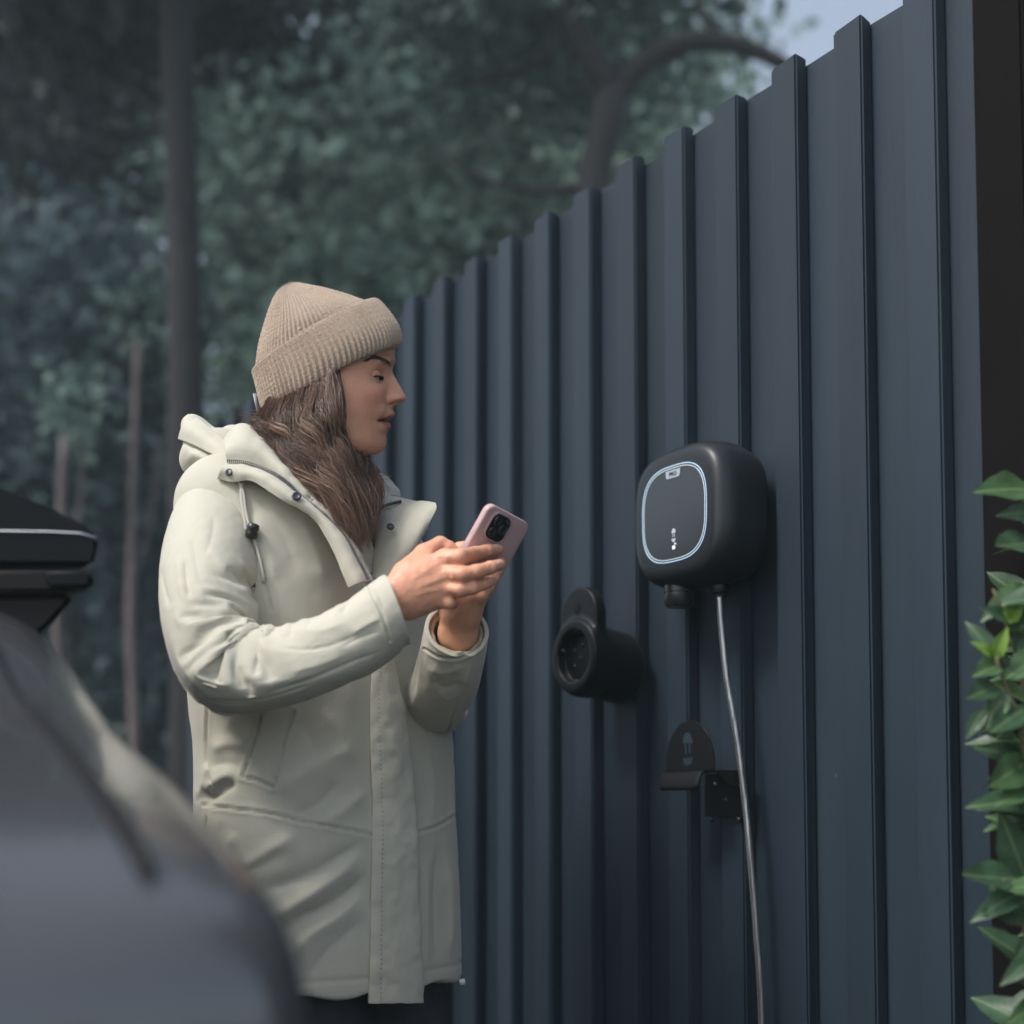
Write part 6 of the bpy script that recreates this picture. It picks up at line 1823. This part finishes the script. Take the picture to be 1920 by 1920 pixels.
st = [(-.05, .76, .42, .85, .01), (-.03, .87, .34, .91, .012), (.02, .90, .26, .935, .014), (.10, .90, .22, .968, .016), (.20, .902, .20, .998, .018), (.30, .904, .20, 1.026, .02), (.42, .90, .20, 1.060, .02), (.55, .90, .20, 1.118, .02), (.68, .90, .20, 1.168, .02), (.80, .90, .20, 1.195, .03), (1.0, .90, .20, 1.20, .03),
      (1.6, .90, .20, 1.20, .03), (2.4, .90, .20, 1.18, .03), (2.9, .89, .22, 1.18, .03), (3.2, .86, .26, 1.12, .03), (3.35, .78, .34, 1.0, .02)]
V = []; Fc = []
for x_, w_, zb, zs, cr in st:
    s_ = section(w_, zb, zs, cr); ns = len(s_)
    V += [(x_, a, b) for a, b in s_]
for i in range(len(st) - 1):
    for j in range(ns - 1):
        Fc.append((i * ns + j, i * ns + j + 1, (i + 1) * ns + j + 1, (i + 1) * ns + j))
Fc.append(tuple(range(ns))); Fc.append(tuple((len(st) - 1) * ns + j for j in range(ns))[::-1])
for i in range(len(st) - 1): Fc.append((i * ns, (i + 1) * ns, (i + 2) * ns - 1, (i + 1) * ns - 1))
bd = fixn(mesh_np('bodywork', V, Fc, M_paint, car)); md = bd.modifiers.new('s', 'SUBSURF'); md.levels = 2; md.render_levels = 2
for s in (-1, 1):
    gl = [(x_, s * w_ * .88, zs + cr * .23 + .001) for x_, w_, zb, zs, cr in st[2:10]]
    tube_obj('bonnet_gap', spline(gl, 24), .004, M_trim, car, 6)
# glasshouse
gh = [(.92, .80, 1.17), (1.25, .74, 1.38), (1.62, .66, 1.555), (2.2, .66, 1.575), (2.75, .68, 1.50), (3.1, .74, 1.22)]
V = []; Fc = []
for x_, w_, z_ in gh:
    V += [(x_, -.84, 1.16), (x_, -w_ - .02, z_ - .04), (x_, -w_ * .8, z_), (x_, 0, z_ + .02), (x_, w_ * .8, z_), (x_, w_ + .02, z_ - .04), (x_, .84, 1.16)]
for i in range(len(gh) - 1):
    for j in range(6): Fc.append((i * 7 + j, i * 7 + j + 1, i * 7 + 8 + j, i * 7 + 7 + j))
Fc.append(tuple(range(7))); Fc.append(tuple(5 * 7 + j for j in range(7)))
ghm = fixn(mesh_np('glasshouse', V, Fc, M_cglass, car)); md = ghm.modifiers.new('s', 'SUBSURF'); md.levels = 2; md.render_levels = 2
roof_v = [(x_, y_, z_ + .028) for x_, z_ in ((1.6, 1.555), (1.9, 1.578), (2.3, 1.58), (2.8, 1.50)) for y_ in (-.60, -.3, 0, .3, .60)]
rf = mesh_np('roof', roof_v, [(i * 5 + j, i * 5 + j + 1, i * 5 + j + 6, i * 5 + j + 5) for i in range(3) for j in range(4)], M_paint, car); rf.modifiers.new('t', 'SOLIDIFY').thickness = .05
for s in (-1, 1):
    tube_obj('pillar', spline([(.90, s * .845, 1.165), (1.25, s * .775, 1.37), (1.62, s * .69, 1.535)], 14), .028, M_gloss, car, 8)
# lamps, grille and wheels
for s in (-1, 1):
    V = []; Fc = []
    for i, (x_, yo) in enumerate(((-.035, .66), (-.02, .78), (.01, .86), (.08, .895), (.18, .908))):
        for z_ in (.66, .70, .74, .775):
            V.append((x_ - .012 - (.01 if z_ < .8 else 0), s * yo, z_ + .012 * i))
    for i in range(4):
        for j in range(3): Fc.append((i * 4 + j, i * 4 + j + 1, i * 4 + 5 + j, i * 4 + 4 + j))
    hl = mesh_np('headlight', V, Fc, M_gloss, car); hl.modifiers.new('t', 'SOLIDIFY').thickness = .03
    tube_obj('light_strip', [(x_ - .018, s * (yo + .006), z_) for x_, yo, z_ in ((-.04, .66, .75), (-.025, .78, .765), (.005, .86, .775), (.075, .90, .79))], .006, M_chrome, hl, 6)
box_obj('grille', (-.02, 0, .48), (.05, 1.05, .16), M_trim, car, .01)
box_obj('number_plate_holder', (-.052, 0, .50), (.02, .50, .11), M_trim, car, .004)
for x_ in (.62, 2.72):
    for s in (-1, 1):
        Vg, Fg = lathe_geo([(.20, -.09), (.30, -.10), (.315, -.085), (.315, .085), (.30, .10), (.20, .09)], 36, 'y')
        wh = mesh_np('wheel', [(a + x_, b + s * .80, c + .316) for a, b, c in Vg], Fg, M_rubber, car); fixn(wh)
        Vg, Fg = lathe_geo([(.20, s * .04), (.205, s * .088), (.16, s * .098), (.05, s * .085), (.03, s * .1)], 30, 'y')
        fixn(mesh_np('rim', [(a + x_, b + s * .80, c + .316) for a, b, c in Vg], Fg, M_chrome, wh))
# wing mirror
def w2car(p):
    d = np.asarray(p) - car_o
    return np.array([d @ CA, d @ CL, d[2]])
def prism(name, pts, Y, depth, m, parent, bev=.008, taper=1.0):
    """solid from an outline at distance Y, running back along the car by depth"""
    P = [w2car(W(px, py, Y)) for px, py in pts]
    c = np.mean(P, 0)
    bm = bmesh.new()
    a = [bm.verts.new(tuple(p)) for p in P]; b = [bm.verts.new(tuple(c + (p - c) * taper + np.array([depth, 0, 0]))) for p in P]
    n = len(P)
    bm.faces.new(a); bm.faces.new(b[::-1])
    for i in range(n): bm.faces.new((a[i], b[i], b[(i + 1) % n], a[(i + 1) % n]))
    bmesh.ops.recalc_face_normals(bm, faces=bm.faces)
    bmesh.ops.bevel(bm, geom=list(bm.edges), offset=bev, segments=3, affect='EDGES', clamp_overlap=True)
    return bm_obj(name, bm, m, parent, True, 45)
mir = prism('wing_mirror', [(-170, 905), (-60, 900), (20, 918), (100, 952), (172, 988), (186, 1006), (184, 1040), (176, 1062), (-150, 1062)], 1.42, .10, M_gloss, car, .007, .92)
prism('mirror_trim', [(-150, 1068), (172, 1068), (180, 1082), (172, 1104), (120, 1110), (-130, 1112)], 1.417, .095, M_trim, mir, .005, .9)
prism('turn_signal', [(84, 1070), (166, 1070), (172, 1082), (166, 1100), (90, 1102)], 1.412, .03, M_gloss, mir, .003, .9)
prism('mirror_foot', [(-150, 1114), (150, 1108), (128, 1140), (92, 1178), (60, 1206), (-40, 1230), (-160, 1200)], 1.43, .075, M_trim, mir, .008, .85)
tube_obj('highlight_strip', [w2car(W(px, py, 1.419)) for px, py in ((-140, 996), (0, 996), (90, 997), (150, 1000), (178, 1008))], .0014, M_chrome, mir, 6)  # bright strip added to stand for the highlight along the mirror
prism('mirror_glass', [(-150, 920), (10, 935), (150, 1000), (160, 1050), (-140, 1052)], 1.53, .004, M_chrome, mir, .001, 1)
# ------------------------------------------------------------------ damp air under the trees
M_haze = bpy.data.materials.new('haze_air'); M_haze.use_nodes = True
_n = M_haze.node_tree; _n.nodes.clear()
_o = _n.nodes.new('ShaderNodeOutputMaterial'); _v = _n.nodes.new('ShaderNodeVolumePrincipled')
_v.inputs['Color'].default_value = (0.72, 0.90, 0.93, 1); _v.inputs['Density'].default_value = 0.0065
_n.links.new(_v.outputs[0], _o.inputs['Volume'])
bm = bmesh.new(); add_box(bm, (0, 9.0, 8.0), (60, 36, 18))
hz = bm_obj('haze', bm, M_haze, None, False)
tag(hz, 'thin pale damp air hanging among the background trees', 'haze', kind='stuff')
